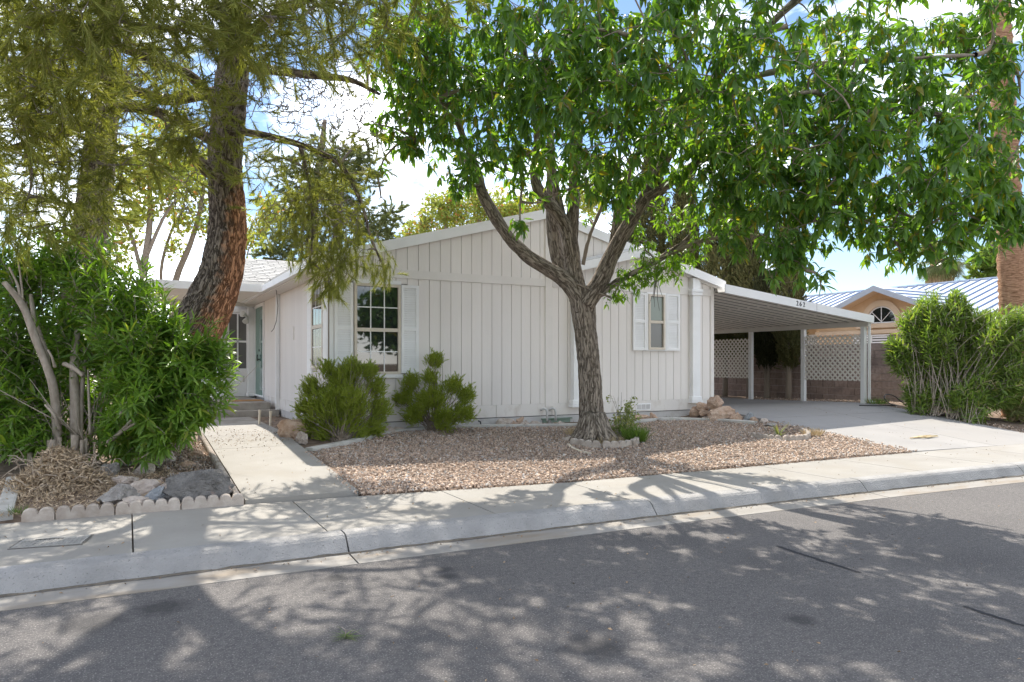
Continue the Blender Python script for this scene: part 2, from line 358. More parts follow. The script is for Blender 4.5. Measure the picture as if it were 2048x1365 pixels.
# asphalt with its own oil stains
def road_mat():
    m = mat("asphalt", (.088,.083,.083), (.135,.127,.123), 24.0, .92, .9, 75, .25, c3=(.08,.076,.077), s3=.8, lo3=.45, hi3=.72, bdist=.008)
    t = m.node_tree; N = t.nodes; K = t.links.new; bs = N["Principled BSDF"]
    src = bs.inputs["Base Color"].links[0].from_socket
    geo = N.new("ShaderNodeNewGeometry")
    sp = N.new("ShaderNodeTexNoise"); sp.inputs["Scale"].default_value = 95; sp.inputs["Detail"].default_value = 2
    K(geo.outputs["Position"], sp.inputs["Vector"])
    mr = N.new("ShaderNodeMapRange"); mr.inputs[1].default_value = .56; mr.inputs[2].default_value = .75; K(sp.outputs[0], mr.inputs[0])
    mx = N.new("ShaderNodeMix"); mx.data_type = 'RGBA'; mx.inputs[7].default_value = (.32,.30,.28,1)
    K(mr.outputs[0], mx.inputs[0]); K(src, mx.inputs[6]); col = mx.outputs[2]
    wob = N.new("ShaderNodeTexNoise"); wob.inputs["Scale"].default_value = 7; K(geo.outputs["Position"], wob.inputs["Vector"])
    for (x, y, z), r in (((-0.202, 5.118, 0.000), .24), ((0.204, 5.208, 0.000), .20), ((1.362, 5.286, 0.000), .12), ((2.163, 5.118, 0.000), .09), ((2.120, 4.949, 0.000), .09), ((2.317, 3.325, 0.000), .22), ((3.688, 3.076, 0.000), .12)):
        d = N.new("ShaderNodeVectorMath"); d.operation = 'DISTANCE'; K(geo.outputs["Position"], d.inputs[0]); d.inputs[1].default_value = (x, y, 0)
        a = N.new("ShaderNodeMath"); a.operation = 'MULTIPLY_ADD'; a.inputs[1].default_value = r * .9; K(wob.outputs[0], a.inputs[0]); K(d.outputs["Value"], a.inputs[2])
        q = N.new("ShaderNodeMapRange"); q.inputs[1].default_value = r * .85; q.inputs[2].default_value = r * 1.5
        q.inputs[3].default_value = .62; q.inputs[4].default_value = 0; K(a.outputs[0], q.inputs[0])
        k = N.new("ShaderNodeMix"); k.data_type = 'RGBA'; k.inputs[7].default_value = (.03,.03,.032,1)
        K(q.outputs[0], k.inputs[0]); K(col, k.inputs[6]); col = k.outputs[2]
    K(col, bs.inputs["Base Color"])
    return m
M['road'] = road_mat()
def pine_trunk_mat():
    """dark plated bark with a flaked rust-red side, as on the trunk's lee side"""
    m = M['pinebark'].copy(); m.name = "pine_trunk_bark"
    t = m.node_tree; N = t.nodes; K = t.links.new; bs = N["Principled BSDF"]
    src = bs.inputs["Base Color"].links[0].from_socket
    at = N.new("ShaderNodeAttribute"); at.attribute_name = "rust"
    ns = N.new("ShaderNodeTexNoise"); ns.inputs["Scale"].default_value = 9; ns.inputs["Detail"].default_value = 6
    geo = N.new("ShaderNodeNewGeometry"); K(geo.outputs["Position"], ns.inputs["Vector"])
    ma = N.new("ShaderNodeMath"); ma.operation = 'MULTIPLY_ADD'; ma.inputs[1].default_value = 1.1; ma.inputs[2].default_value = -.5
    K(ns.outputs[0], ma.inputs[0])
    ad = N.new("ShaderNodeMath"); ad.operation = 'ADD'; K(at.outputs["Fac"], ad.inputs[0]); K(ma.outputs[0], ad.inputs[1])
    mr = N.new("ShaderNodeMapRange"); mr.inputs[1].default_value = .35; mr.inputs[2].default_value = .75; mr.inputs[4].default_value = .85; K(ad.outputs[0], mr.inputs[0])
    mul = N.new("ShaderNodeMix"); mul.data_type = 'RGBA'; mul.blend_type = 'MULTIPLY'; mul.inputs[0].default_value = 1; mul.inputs[7].default_value = (2.5, 1.5, 1.0, 1)
    K(src, mul.inputs[6])
    mx = N.new("ShaderNodeMix"); mx.data_type = 'RGBA'; K(mr.outputs[0], mx.inputs[0]); K(src, mx.inputs[6]); K(mul.outputs[2], mx.inputs[7])
    K(mx.outputs[2], bs.inputs["Base Color"])
    return m
M['pinetrunk'] = pine_trunk_mat()

# ================================================================== SETTING
def axis(lo, hi, fine0, fine1, step):
    a = [fine0 + step * i for i in range(int((fine1 - fine0) / step) + 1)]
    l, r = [], []
    d = step
    x = a[0]
    while x > lo: d *= 1.45; x -= d; l.append(x)
    d = step; x = a[-1]
    while x < hi: d *= 1.45; x += d; r.append(x)
    return l[::-1] + a + r
def sheet(xs, ys, h):
    V = [(x, y, h(x, y)) for y in ys for x in xs]
    n = len(xs)
    F = [(j*n+i, j*n+i+1, (j+1)*n+i+1, (j+1)*n+i) for j in range(len(ys)-1) for i in range(n-1)]
    return fast_mesh("sheet", V, F)
def ground_h(x, y):
    if y < yb(x) + .02: return -.12
    return G(x, y) - (.05 if 11.0 < x < 16.1 and y < 18.6 else 0) - (.03 if 1.0 < x < 2.3 and y < 15.8 else 0) + .012 * mn.noise((x * 1.3, y * 1.3, 0))
tag(put("ground", sheet(axis(-700, 700, -6, 30, .3), axis(-60, 1200, 6.6, 30, .3), ground_h), M['dirt'], smooth=True), kind='structure')

xs = [-60, -40, -28] + [-20 + .5 * i for i in range(100)] + [34, 42, 60]
road = MB()
V = []
for x in xs:
    for f in range(10):
        y = yr(x) - f * f * .16
        V.append((x, y, 0.0 + .006 * f * (1 if f < 6 else 0) * 0))
n = 10
tag(put("road", fast_mesh("road", V, [(i*n+j, i*n+j+1, (i+1)*n+j+1, (i+1)*n+j) for i in range(len(xs)-1) for j in range(n-1)]), M['road']), kind='structure')
# dirt caught along the foot of the kerb
V, F = [], []
for i in range(360):
    x = -14 + i * .1; y = yr(x) + .243; w0 = .004 + .026 * max(0, mn.noise((x*1.7, 5, 0))) + .010 * mn.noise((x*9, 2, 0))
    V += [(x, y - max(w0, .001), .0222), (x, y + .006, .0222 + max(.002, .012 + .012*mn.noise((x*6, 8, 0))))]
F = [(2*i, 2*i+2, 2*i+3, 2*i+1) for i in range(359)]
tag(put("gutter_dirt", fast_mesh("gutter_dirt", V, F), mat("gutter_grime", (.10,.088,.075), (.16,.14,.115), 20, .97)), kind='stuff')
# far side of the street: kerb and ground
s = MB()
for i in range(len(xs)-1):
    a, b = xs[i], xs[i+1]
    s.hexa([(a, yr(a)-13.5, -.1), (b, yr(b)-13.5, -.1), (b, yr(b)-12.9, -.1), (a, yr(a)-12.9, -.1), (a, yr(a)-13.5, .14), (b, yr(b)-13.5, .14), (b, yr(b)-12.9, .14), (a, yr(a)-12.9, .14)])
tag(s.build("far_kerb", M['kerb']), kind='structure')
tag(put("far_ground", fast_mesh("far_ground", [(-700,-700,.10),(700,-700,.10),(700,-7.6,.10),(-700,-7.6,.10)], [(0,1,2,3)]), M['dirt']), kind='structure')

def sweep(prof, x0, x1, step=.25):
    """prof: (offset from the road edge, z) open or closed outline swept along the street"""
    k = max(1, int(abs(x1 - x0) / step)); m = MB(); n = len(prof)
    R = []
    for i in range(k + 1):
        x = x0 + (x1 - x0) * i / k
        R.append([(x, yr(x) + o, z) for o, z in prof])
    V = [p for r in R for p in r]
    F = [(i*n+j, i*n+(j+1) % n, (i+1)*n+(j+1) % n, (i+1)*n+j) for i in range(k) for j in range(n)]
    F += [tuple(range(n))[::-1], tuple(k*n+j for j in range(n))]
    F = [f[::-1] for f in F]
    return m.add(V, F)
gutter = thing("gutter", None, None, (0, 5.7, 0)); tag(gutter, kind='structure')
kerb = thing("kerb", None, None, (0, 6.0, 0)); tag(kerb, kind='structure')
joints = [-14.6, -11.4, -8.0, -4.8, -1.6, 1.62, 4.80, 7.95, 11.1, 14.3, 17.5, 20.7, 24]
for a, b in zip(joints[:-1], joints[1:]):
    g = .007
    sweep([(-.02, -.1), (-.02, .004), (.24, .018), (.24, -.1)], a + g, b - g).build("gutter_section", M['pan'], gutter)
    sweep([(.245, -.1), (.245, .012), (.26, .03), (.345, .128), (.375, .150), (.42, .158), (.52, .16), (.52, -.1)], a + g, b - g).build("kerb_section", M['kerb'], kerb, smooth=False)

sidewalk = thing("sidewalk", None, None, (0, 7, .16)); tag(sidewalk, kind='structure')
sj = [-12.4, -10.8, -9.25, -7.7, -6.15, -4.6, -3.05, -1.5, .04, 1.51, 3.10, 4.66, 6.2, 7.75, 9.3, 10.9, 12.5, 14.1, 15.7, 17.3, 18.9, 20.5, 22]
for a, b in zip(sj[:-1], sj[1:]):
    m = MB(); g = .006; k = 4; V = []
    for i in range(k + 1):
        x = a + g + (b - a - 2*g) * i / k
        V += [(x, yr(x) + .528, .157), (x, yb(x) - .004, .163), (x, yb(x) - .004, 0.0), (x, yr(x) + .528, 0.0)]
    F = [(i*4+j, i*4+(j+1) % 4, (i+1)*4+(j+1) % 4, (i+1)*4+j) for i in range(k) for j in range(4)] + [(0,1,2,3), (k*4+3,k*4+2,k*4+1,k*4)]
    m.add(V, F).build("slab", M['walk'], sidewalk)
# water meter lid let into the sidewalk
A = [Vector(p) for p in ((-0.663, 6.591, 0.165), (-0.365, 6.532, 0.165), (-0.394, 7.049, 0.165), (-0.695, 7.073, 0.165))]
ctr = sum(A, Vector()) / 4
ml = thing("meter_cover", "rectangular grey utility meter lid set flush in the sidewalk", "meter cover", tuple(ctr))
u = (A[1] - A[0]).normalized(); v = Vector((-u.y, u.x, 0))
def obox(m, c, hx, hy, z0, z1):
    p = [c + u*sx*hx + v*sy*hy for sx, sy in ((-1,-1),(1,-1),(1,1),(-1,1))]
    m.hexa([(q.x, q.y, z0) for q in p] + [(q.x, q.y, z1) for q in p])
m = MB(); obox(m, ctr, .24, .155, .10, .1685); m.build("lid", M['meter'], ml)
m = MB()
for sx, sy, hx, hy in ((0,-1,.262,.006),(0,1,.262,.006),(-1,0,.006,.17),(1,0,.006,.17)):
    obox(m, ctr + u*sx*.252 + v*sy*.164, hx*.98, hy*.7, .10, .1655)
m.build("rim", M['cable'], ml)
m = MB(); obox(m, ctr - u*.04 + v*.07, .10, .013, .1686, .1715); m.build("handle_slot", M['black'], ml)
m = MB()
for i in range(14):
    for j in range(7):
        obox(m, ctr + u*(-.21+.032*i) + v*(-.125+.030*j), .011, .009, .1686, .1715)
tag(m.build("tread", M['meter'], ml), kind='stuff')

# front walk to the porch
walkway = thing("walkway", None, None, (1.6, 11, .3)); tag(walkway, kind='structure')
wy = [7.70, 10.72, 13.75, 15.62]
for a, b in zip(wy[:-1], wy[1:]):
    V = []; k = 5
    for i in range(k + 1):
        y = a + .006 + (b - a - .012) * i / k; z = G(1.6, y) + .032
        V += [(1.06, y, z), (2.23, y, z), (2.23, y, z - .12), (1.06, y, z - .12)]
    F = [(i*4+j, (i+1)*4+j, (i+1)*4+(j+1) % 4, i*4+(j+1) % 4) for i in range(k) for j in range(4)] + [(0,1,2,3), (k*4+3,k*4+2,k*4+1,k*4)]
    MB().add(V, F).build("slab", M['walk'] if b < 14 else M['step'], walkway)

driveway = thing("driveway", None, None, (13.5, 10, .4)); tag(driveway, kind='structure')
def dx0(y): return 11.1
def dx1(y): return float(np.interp(y, [6.8, 7.5, 9.0, 10.7, 12, 18.5], [15.45, 15.4, 15.8, 16.15, 16.2, 16.2]))
dy = [None, 10.2, 13.4, 18.4]
for r in range(3):
    for c in range(2):
        V = []; k = 6
        for i in range(k + 1):
            row = []
            for e in (c, c + 1):
                f0 = e / 2.0
                y0 = dy[r] if dy[r] else None
                xm = dx0(9) + (15.5 - dx0(9)) * f0
                ya = (yb(xm) + .004) if y0 is None else y0 + .006
                yb_ = dy[r+1] - .006
                y = ya + (yb_ - ya) * i / k
                x = dx0(y) + (dx1(y) - dx0(y)) * f0 + (.006 if e == c else -.006)
                row.append((x, y, G(13, y) + .004))
            V += [row[0], row[1], (row[1][0], row[1][1], row[1][2]-.12), (row[0][0], row[0][1], row[0][2]-.12)]
        F = [(i*4+j, (i+1)*4+j, (i+1)*4+(j+1) % 4, i*4+(j+1) % 4) for i in range(k) for j in range(4)] + [(0,1,2,3), (k*4+3,k*4+2,k*4+1,k*4)]
        MB().add(V, F).build("slab", M['drive'], driveway)

# concrete edging that bounds the gravel from the bed along the house
EDG = [Vector(p) for p in ((2.266, 10.285, 0.339), (2.614, 10.487, 0.355), (2.972, 10.710, 0.372), (3.447, 11.114, 0.402), (3.942, 11.465, 0.429), (4.528, 11.597, 0.442), (5.174, 11.566, 0.442), (5.799, 11.432, 0.435), (6.441, 11.294, 0.427), (7.102, 11.152, 0.420), (7.821, 11.061, 0.415), (8.579, 11.103, 0.419), (9.421, 11.284, 0.432), (9.987, 11.154, 0.424), (10.447, 10.786, 0.413), (10.632, 10.296, 0.411), (10.734, 9.983, 0.406))]
be = thing("bed_edging", "low curving concrete border between the gravel and the bed along the house", "garden edging", tuple(EDG[8]))
def smooth_path(P, n=6):
    out = []
    for i in range(len(P) - 1):
        p0, p1, p2, p3 = P[max(i-1,0)], P[i], P[i+1], P[min(i+2, len(P)-1)]
        for k in range(n):
            t = k / n
            out.append(.5*((2*p1) + (p2-p0)*t + (2*p0-5*p1+4*p2-p3)*t*t + (3*p1-p0-3*p2+p3)*t*t*t))
    out.append(P[-1]); return out
EP = smooth_path(EDG, 5)
def strip(P, w, h0, h1, i0, i1):
    V = []
    for i in range(i0, i1 + 1):
        t = (P[min(i+1, len(P)-1)] - P[max(i-1, 0)]); t.z = 0; t.normalize(); nrm = Vector((-t.y, t.x, 0))
        z = G(P[i].x, P[i].y)
        for s_, hh in ((-1, h0), (-1, h1*.85), (-.7, h1), (.7, h1), (1, h1*.85), (1, h0)):
            q = P[i] + nrm * w * s_; V.append((q.x, q.y, z + hh))
    k = i1 - i0; n = 6
    F = [(i*n+j, (i+1)*n+j, (i+1)*n+(j+1) % n, i*n+(j+1) % n) for i in range(k) for j in range(n)] + [tuple(range(n)), tuple(k*n+j for j in range(n))[::-1]]
    return MB().add(V, F)
cuts = [0, 9, 19, 29, 39, 47, 56, 62, 70, len(EP)-1]
for a, b in zip(cuts[:-1], cuts[1:]):
    mm = strip(EP, .075, -.08, .06, a, b)
    c = sum((Vector(v_) for v_ in mm.v), Vector()) / len(mm.v)
    mm.v = [tuple(Vector(v_) * .992 + c * .008) for v_ in mm.v]
    mm.build("edging_section", M['bedcurb'], be)

# gravel: a bedded sheet with a skin of loose stones
def edge_y(x):
    ys_ = [p.y for p in EP]; xs_ = [p.x for p in EP]
    o = np.argsort(xs_); return float(np.interp(x, np.array(xs_)[o], np.array(ys_)[o]))
def grav_h(x, y): return G(x, y) + .012 + .02 * mn.noise((x * .9, y * .9, 3)) + .008 * mn.noise((x * 4, y * 4, 7))
gxs = [2.24 + i * (11.12 - 2.24) / 60 for i in range(61)]
V, F = [], []
K = 26
for x in gxs:
    y0, y1 = yb(x) + .01, min(edge_y(x), 11.3)
    for j in range(K + 1):
        y = y0 + (y1 - y0) * j / K; V.append((x, y, grav_h(x, y) - (.03 if j == 0 else 0)))
n = K + 1
F = [(i*n+j, (i+1)*n+j, (i+1)*n+j+1, i*n+j+1) for i in range(60) for j in range(K)]
tag(put("gravel_bed", fast_mesh("gravel_bed", V, F), M['gravelbase'], smooth=True), kind='structure')
OCT = np.array([(1,0,0),(-1,0,0),(0,1,0),(0,-1,0),(0,0,1),(0,0,-1)], float)
OCF = np.array([(0,2,4),(2,1,4),(1,3,4),(3,0,4),(2,0,5),(1,2,5),(3,1,5),(0,3,5)])
def rotmats(n):
    q = RNG.normal(size=(n, 4)); q /= np.linalg.norm(q, axis=1)[:, None]
    w, x, y, z = q.T
    return np.stack([np.stack([1-2*(y*y+z*z), 2*(x*y-z*w), 2*(x*z+y*w)], -1), np.stack([2*(x*y+z*w), 1-2*(x*x+z*z), 2*(y*z-x*w)], -1), np.stack([2*(x*z-y*w), 2*(y*z+x*w), 1-2*(x*x+y*y)], -1)], 1)
def stones(pos, size):
    n = len(pos)
    B = OCT[None] * RNG.uniform(.55, 1.15, (n, 6, 1)) * (np.array([1, .8, .55])[None, None] * size[:, None, None])
    B = B + RNG.normal(0, .12, (n, 6, 3)) * size[:, None, None]
    R = rotmats(n)
    Vv = np.einsum('nij,nkj->nki', R, B) + pos[:, None, :]
    Ff = (OCF[None] + (np.arange(n) * 6)[:, None, None]).reshape(-1, 3)
    return Vv.reshape(-1, 3), Ff
pts = []
while len(pts) < 56000:
    x = random.uniform(2.16, 11.25)
    y0, y1 = yb(x) - .03, edge_y(x) - .05
    y = y0 + (y1 - y0) * (random.random() ** 1.15)
    if x < 2.30 and random.random() < .75: continue
    if y < y0 + .04 and random.random() < .8: continue
    if x > 11.1 and random.random() < .85: continue
    if y > y1 - .05: continue
    pts.append((x, y, (grav_h(x, y) if y > yb(x) and 2.24 < x < 11.12 else max(.175, G(x, y) + .02)) + random.uniform(-.004, .012)))
Vs, Fs = stones(np.array(pts), np.clip(RNG.lognormal(-4.1, .38, len(pts)), .008, .038))
tag(put("gravel", fast_mesh("gravel", Vs, Fs), M['stone']), kind='stuff')
# rock chips in the left bed and strewn along the driveway's far side
pts = []
for _ in range(5200):
    x, y = random.uniform(-.1, 1.0), random.uniform(7.95, 11.6)
    if x < .35 + .3 * mn.noise((x*2, y*2, 1)): continue
    pts.append((x, y, G(x, y) + random.uniform(.01, .05)))
for _ in range(2600):
    x, y = random.uniform(16.0, 17.4), random.uniform(6.6, 16)
    pts.append((x - (.5 if y < 9 else 0), y, G(13, y) + random.uniform(-.01, .02)))
for _ in range(700):
    x, y = random.uniform(6.0, 7.3), random.uniform(11.0, 11.6); pts.append((x, y, G(x, y) + .015))
Vs, Fs = stones(np.array(pts), RNG.uniform(.01, .026, len(pts)))
tag(put("rock_chips", fast_mesh("rock_chips", Vs, Fs), M['stone']), kind='stuff')

# ================================================================== THE HOUSE
Y0 = 11.677
XL, XR = 2.91, 11.24
ZB = .60
PEAK = (7.07, 4.53)
def rake(x): return PEAK[1] - .270 * abs(x - PEAK[0])           # top of the main roof edge
house = thing("house", "single storey house with pale grey grooved siding and white shutters behind the front tree", "house", (7.0, Y0, .44))
# backing walls (the grooves between the boards show them)
b = MB()
b.prism([(XL+.02, Y0+.03, .3), (XR-.02, Y0+.03, .3), (XR-.02, Y0+.03, rake(XR)-.12), (PEAK[0], Y0+.03, PEAK[1]-.12), (XL+.02, Y0+.03, rake(XL)-.12)], (0, .12, 0))
b.box(XL+.03, XL+.14, Y0+.16, 19.6, .3, 3.2)
b.box(XR-.14, XR-.03, Y0+.16, 25, .3, 3.2)
b.box(XL+.03, XR-.03, 24.9, 25, .3, 3.2)
b.build("wall", M['groove'], house)
# siding boards, front: above the band and below it
grooves = [4.235 + .2032 * k for k in range(-7, 36)]
def front_board(x0, x1, z0, ztop, yf=Y0):
    x0 += .005; x1 -= .005
    if x1 - x0 < .02: return
    z1a, z1b = ztop(x0), ztop(x1)
    MB().hexa([(x0, yf, z0), (x1, yf, z0), (x1, yf+.026, z0), (x0, yf+.026, z0), (x0, yf, z1a), (x1, yf, z1b), (x1, yf+.026, z1b), (x0, yf+.026, z1a)]).build("siding_board", M['siding'], house)
edges = [XL] + [g for g in grooves if XL + .03 < g < XR - .03] + [XR]
ZT, ZBAND, ZTRIM = 3.19, 3.043, .825
OPEN_LO = [(3.30, 4.11, 1.40, 2.95), (9.38, 9.91, 1.84, 3.05)]
for a, c in zip(edges[:-1], edges[1:]):
    if a < PEAK[0] - .08 and c > PEAK[0] - .08:
        pass
    yf = Y0 if c < 7.12 else Y0 - .012
    # above the band
    if a < PEAK[0] < c:
        front_board(a, PEAK[0], ZT, lambda x: rake(x) - .13, yf); front_board(PEAK[0], c, ZT, lambda x: rake(x) - .13, yf)
    else: front_board(a, c, ZT, lambda x: max(ZT + .01, rake(x) - .13), yf)
    # below the band, interrupted by the windows
    cut = [o for o in OPEN_LO if a < o[1] and c > o[0]]
    if cut:
        o = cut[0]
        front_board(a, c, ZTRIM, lambda x: o[2], yf); front_board(a, c, o[3], lambda x: ZBAND, yf)
    else: front_board(a, c, ZTRIM, lambda x: ZBAND, yf)
MB().box(XL, 6.985, Y0-.014, Y0+.02, ZBAND+.002, ZT-.002).build("band_board", M['trim'], house)
MB().box(7.145, XR, Y0-.026, Y0+.008, ZBAND+.002, ZT-.002).build("band_board", M['trim'], house)
MB().box(XL, 5.94, Y0-.004, Y0+.02, ZB, ZTRIM-.003).build("base_board", M['basetrim'], house)
MB().box(5.95, 7.14, Y0-.004, Y0+.02, ZB, ZTRIM-.003).build("base_board", M['basetrim'], house)
MB().box(7.143, XR, Y0-.016, Y0+.01, ZB, ZTRIM-.003).build("base_board", M['basetrim'], house)
MB().hexa([(6.985, Y0-.024, .77), (7.14, Y0-.024, .77), (7.14, Y0+.02, .77), (6.985, Y0+.02, .77), (6.985, Y0-.024, rake(6.985)-.14), (7.14, Y0-.024, rake(7.14)-.14), (7.14, Y0+.02, rake(7.14)-.14), (6.985, Y0+.02, rake(6.985)-.14)]).build("vertical_trim", M['trim'], house)
MB().box(XR-.075, XR+.012, Y0-.03, Y0+.10, ZB, rake(XR)-.14).build("corner_board", M['trim'], house)
MB().box(XL-.012, XL+.055, Y0-.012, Y0+.03, ZB, rake(XL)-.15).build("corner_board", M['white'], house)
MB().box(XL-.026, XL-.013, Y0-.005, Y0+.03, ZB+.05, rake(XL)-.15).build("corner_gap_shade", mat("gap_shade_brown", (.22,.18,.15), None, rough=.7), house)  # brown strip painted for the shadowed gap at the corner
sk = MB(); sk.box(XL+.012, XR-.012, Y0+.006, Y0+.029, .2, ZB-.014); sk.build("skirting", M['skirt'], house)
MB().box(XL+.008, XR-.008, Y0+.004, Y0+.03, ZB-.014, ZB).build("skirting_flashing", M['black'], house)
# side wall boards (they face the walk)
for k in range(62):
    y0 = Y0 + .03 + .1016 * k; y1 = y0 + .1016
    if y0 > 19.5: break
    segs = [(ZTRIM, 3.17)]
    if 18.02 < (y0 + y1) / 2 < 19.38: segs = [(3.0, 3.17)]
    if 12.0 < (y0 + y1) / 2 < 12.95: segs = [(ZTRIM, 1.5), (2.96, 3.17)]
    for z0, z1 in segs: MB().box(XL+.004, XL+.03, y0+.006, y1-.006, z0, z1).build("siding_board", M['siding'], house)
MB().box(XL-.004, XL+.03, Y0+.031, 17.98, ZB, ZTRIM-.003).build("base_board", M['basetrim'], house)
MB().box(XL+.008, XL+.03, Y0+.031, 17.98, .2, ZB-.004).build("skirting", M['skirt'], house)

# roof: two planes, eaves, rakes
OH = .35
rf = MB()
for sx in (-1, 1):
    xe = PEAK[0] + sx * 4.51; ze = rake(xe)
    rf.hexa([(PEAK[0], Y0-.02, PEAK[1]-.12), (xe, Y0-.02, ze-.12), (xe, 25.2, ze-.12), (PEAK[0], 25.2, PEAK[1]-.12),
             (PEAK[0], Y0-.02, PEAK[1]-.02), (xe, Y0-.02, ze-.02), (xe, 25.2, ze-.02), (PEAK[0], 25.2, PEAK[1]-.02)])
rf.build("roof", M['roof'], house)
def rake_board(xa, za, xb, zb, y, h, th=.03, name="rake_fascia", m=None):
    return MB().hexa([(xa, y, za-h), (xb, y, zb-h), (xb, y+th, zb-h), (xa, y+th, za-h), (xa, y, za), (xb, y, zb), (xb, y+th, zb), (xa, y+th, za)]).build(name, m or M['white'], house)
rake_board(2.56, rake(2.56), PEAK[0]-.001, PEAK[1], Y0-.052, .18)
rake_board(PEAK[0]+.001, PEAK[1], 11.58, rake(11.58), Y0-.052, .18)
# small nested gable over the right half
NP = (9.25, 3.925); NY = 11.50
rake_board(7.16, NP[1]-.25*(NP[0]-7.16), NP[0]-.001, NP[1], NY, .165)
rake_board(NP[0]+.001, NP[1], 11.46, NP[1]-.255*(11.46-NP[0]), NY, .165)
dz = MB()
for xa, xb, k in ((7.16, NP[0], .25), (NP[0], 11.46, -.255)):
    za = NP[1] - abs(NP[0]-xa)*abs(k); zb_ = NP[1] - abs(NP[0]-xb)*abs(k)
    dz.hexa([(xa, NY+.031, za-.12), (xb, NY+.031, zb_-.12), (xb, Y0+.0, zb_-.12), (xa, Y0+.0, za-.12), (xa, NY+.012, za+.012), (xb, NY+.012, zb_+.012), (xb, Y0-.056, zb_+.06), (xa, Y0-.056, za+.06)])
dz.build("nested_gable_roof", M['roof'], house)
# eave gutter on the left, soffit on the right
MB().prism([(2.50, Y0-.04, 3.10), (2.52, Y0-.04, 3.23), (2.64, Y0-.04, 3.23), (2.64, Y0-.04, 3.10)], (0, 8.0, 0)).build("gutter", M['white'], house)
MB().box(2.60, XL, Y0, 19.5, 3.075, 3.095).build("soffit", M['trim'], house)
MB().box(XR, 11.56, Y0-.02, 25, 3.10, 3.13).build("soffit", M['trim'], house)
MB().box(11.56, 11.585, Y0-.05, 25, 3.10, 3.29).build("eave_fascia", M['white'], house)
MB().box(2.83, 2.905, 16.02, 16.10, .50, 3.1).build("downspout", M['white'], house)

def pilaster(x0, x1, yf, zt):
    yb_ = Y0 - .013
    MB().box(x0+.05, x1-.05, yf+.03, yb_, .80, zt).build("pilaster", M['white'], house, bevel=.006)
    MB().box(x0, x1, yf, yb_, .745, .79).build("pilaster_foot", M['white'], house)
    MB().box(x0+.02, x1-.02, yf+.015, yb_, .791, .88).build("pilaster_base", M['white'], house, bevel=.01)
    MB().box(x0+.01, x1-.01, yf+.008, yb_, 3.03, 3.10).build("pilaster_capital", M['white'], house, bevel=.008)
    MB().box(x0, x1, yf, yb_, 3.101, 3.16).build("pilaster_cap", M['white'], house, bevel=.006)
pilaster(10.52, 10.83, Y0-.15, 3.40)
pilaster(7.50, 7.81, Y0-.17, 3.30)

# front window with shutters
def window(x0, x1, z0, z1, zm, y, nx, nzt, nzb, mats):
    w = MB().box(x0, x1, y, y+.02, z0, z1)
    root = w.build("window", M['glass'], house)        # dark room glass plane behind the panes
    f = MB(); t = .045
    for q in ((x0-t, x0, z0-t, z1+t), (x1, x1+t, z0-t, z1+t), (x0, x1, z1, z1+t), (x0, x1, z0-t, z0)):
        f.box(q[0], q[1], y-.045, y+.03, q[2], q[3])
    f.build("frame", M['vinyl'], root)
    MB().box(x0, x1, y-.038, y+.02, zm-.03, zm+.03).build("meeting_rail", M['vinyl'], root)
    def panes(za, zb, nz, mm, yy, mw=.009):
        for i in range(nx):
            for j in range(nz):
                a = x0 + (x1-x0)*i/nx; c = x0 + (x1-x0)*(i+1)/nx
                p, q = za + (zb-za)*j/nz, za + (zb-za)*(j+1)/nz
                MB().box(a+mw, c-mw, yy-.006, yy-.002, p+mw, q-mw).build("pane", mm, root)
        for i in range(1, nx):
            a = x0 + (x1-x0)*i/nx; MB().box(a-mw, a+mw, yy-.014, yy-.001, za, zb).build("muntin", M['white'], root)
        for j in range(1, nz):
            p = za + (zb-za)*j/nz; MB().box(x0, x1, yy-.011, yy-.0015, p-mw, p+mw).build("muntin", M['white'], root)
    panes(zm+.03, z1, nzt, mats[0], y-.006); panes(z0, zm-.03, nzb, mats[1], y-.002)
    return root
def shutter(x0, x1, z0, z1, y, n):
    s_ = MB(); r = .05
    s_.box(x0, x0+r, y-.03, y-.001, z0, z1); s_.box(x1-r, x1, y-.03, y-.001, z0, z1)
    for z in (z0, (z0+z1)/2-.03, z1-r): s_.box(x0+r, x1-r, y-.028, y-.001, z, z+(.06 if z0 < z < z1-r else r))
    root = s_.build("shutter", M['white'], house)
    sl = None
    for za, zb in ((z0+r, (z0+z1)/2-.03), ((z0+z1)/2+.03, z1-r)):
        for i in range(n):
            z = za + (zb-za)*(i+.5)/n; h = (zb-za)/n
            if sl is None:
                g_ = MB().hexa([(x0+r, -.020, -h*.5), (x1-r, -.020, -h*.5), (x1-r, -.012, -h*.5), (x0+r, -.012, -h*.5), (x0+r, -.006, h*.45), (x1-r, -.006, h*.45), (x1-r, .0, h*.45), (x0+r, .0, h*.45)])
                sl = g_.mesh("slat", Vector((org(house).x, 0, 0)))
            put("slat", sl, M['white'], root, (0, y - org(house).y, z - org(house).z))
window(3.345, 4.055, 1.45, 2.875, 2.15, Y0-.012, 3, 2, 2, (M['glass'], M['glass']))
MB().box(3.29, 4.11, Y0-.05, Y0-.0142, 2.925, 2.985).build("window_head", M['white'], house)
MB().box(3.29, 4.13, Y0-.06, Y0-.0142, 1.345, 1.402).build("window_sill", M['white'], house)
shutter(2.975, 3.285, 1.42, 2.92, Y0-.0145, 17)
shutter(4.115, 4.43, 1.42, 2.925, Y0-.0145, 17)
window(9.475, 9.815, 1.915, 2.965, 2.44, Y0-.028, 1, 1, 1, (M['obscure'], M['screen']))
for q in ((9.385, 9.43, 1.845, 3.05), (9.86, 9.905, 1.845, 3.05)): MB().box(q[0], q[1], Y0-.055, Y0-.0265, q[2], q[3]).build("window_casing", M['white'], house)
MB().box(9.43, 9.86, Y0-.055, Y0-.0265, 3.01, 3.05).build("window_head", M['white'], house)
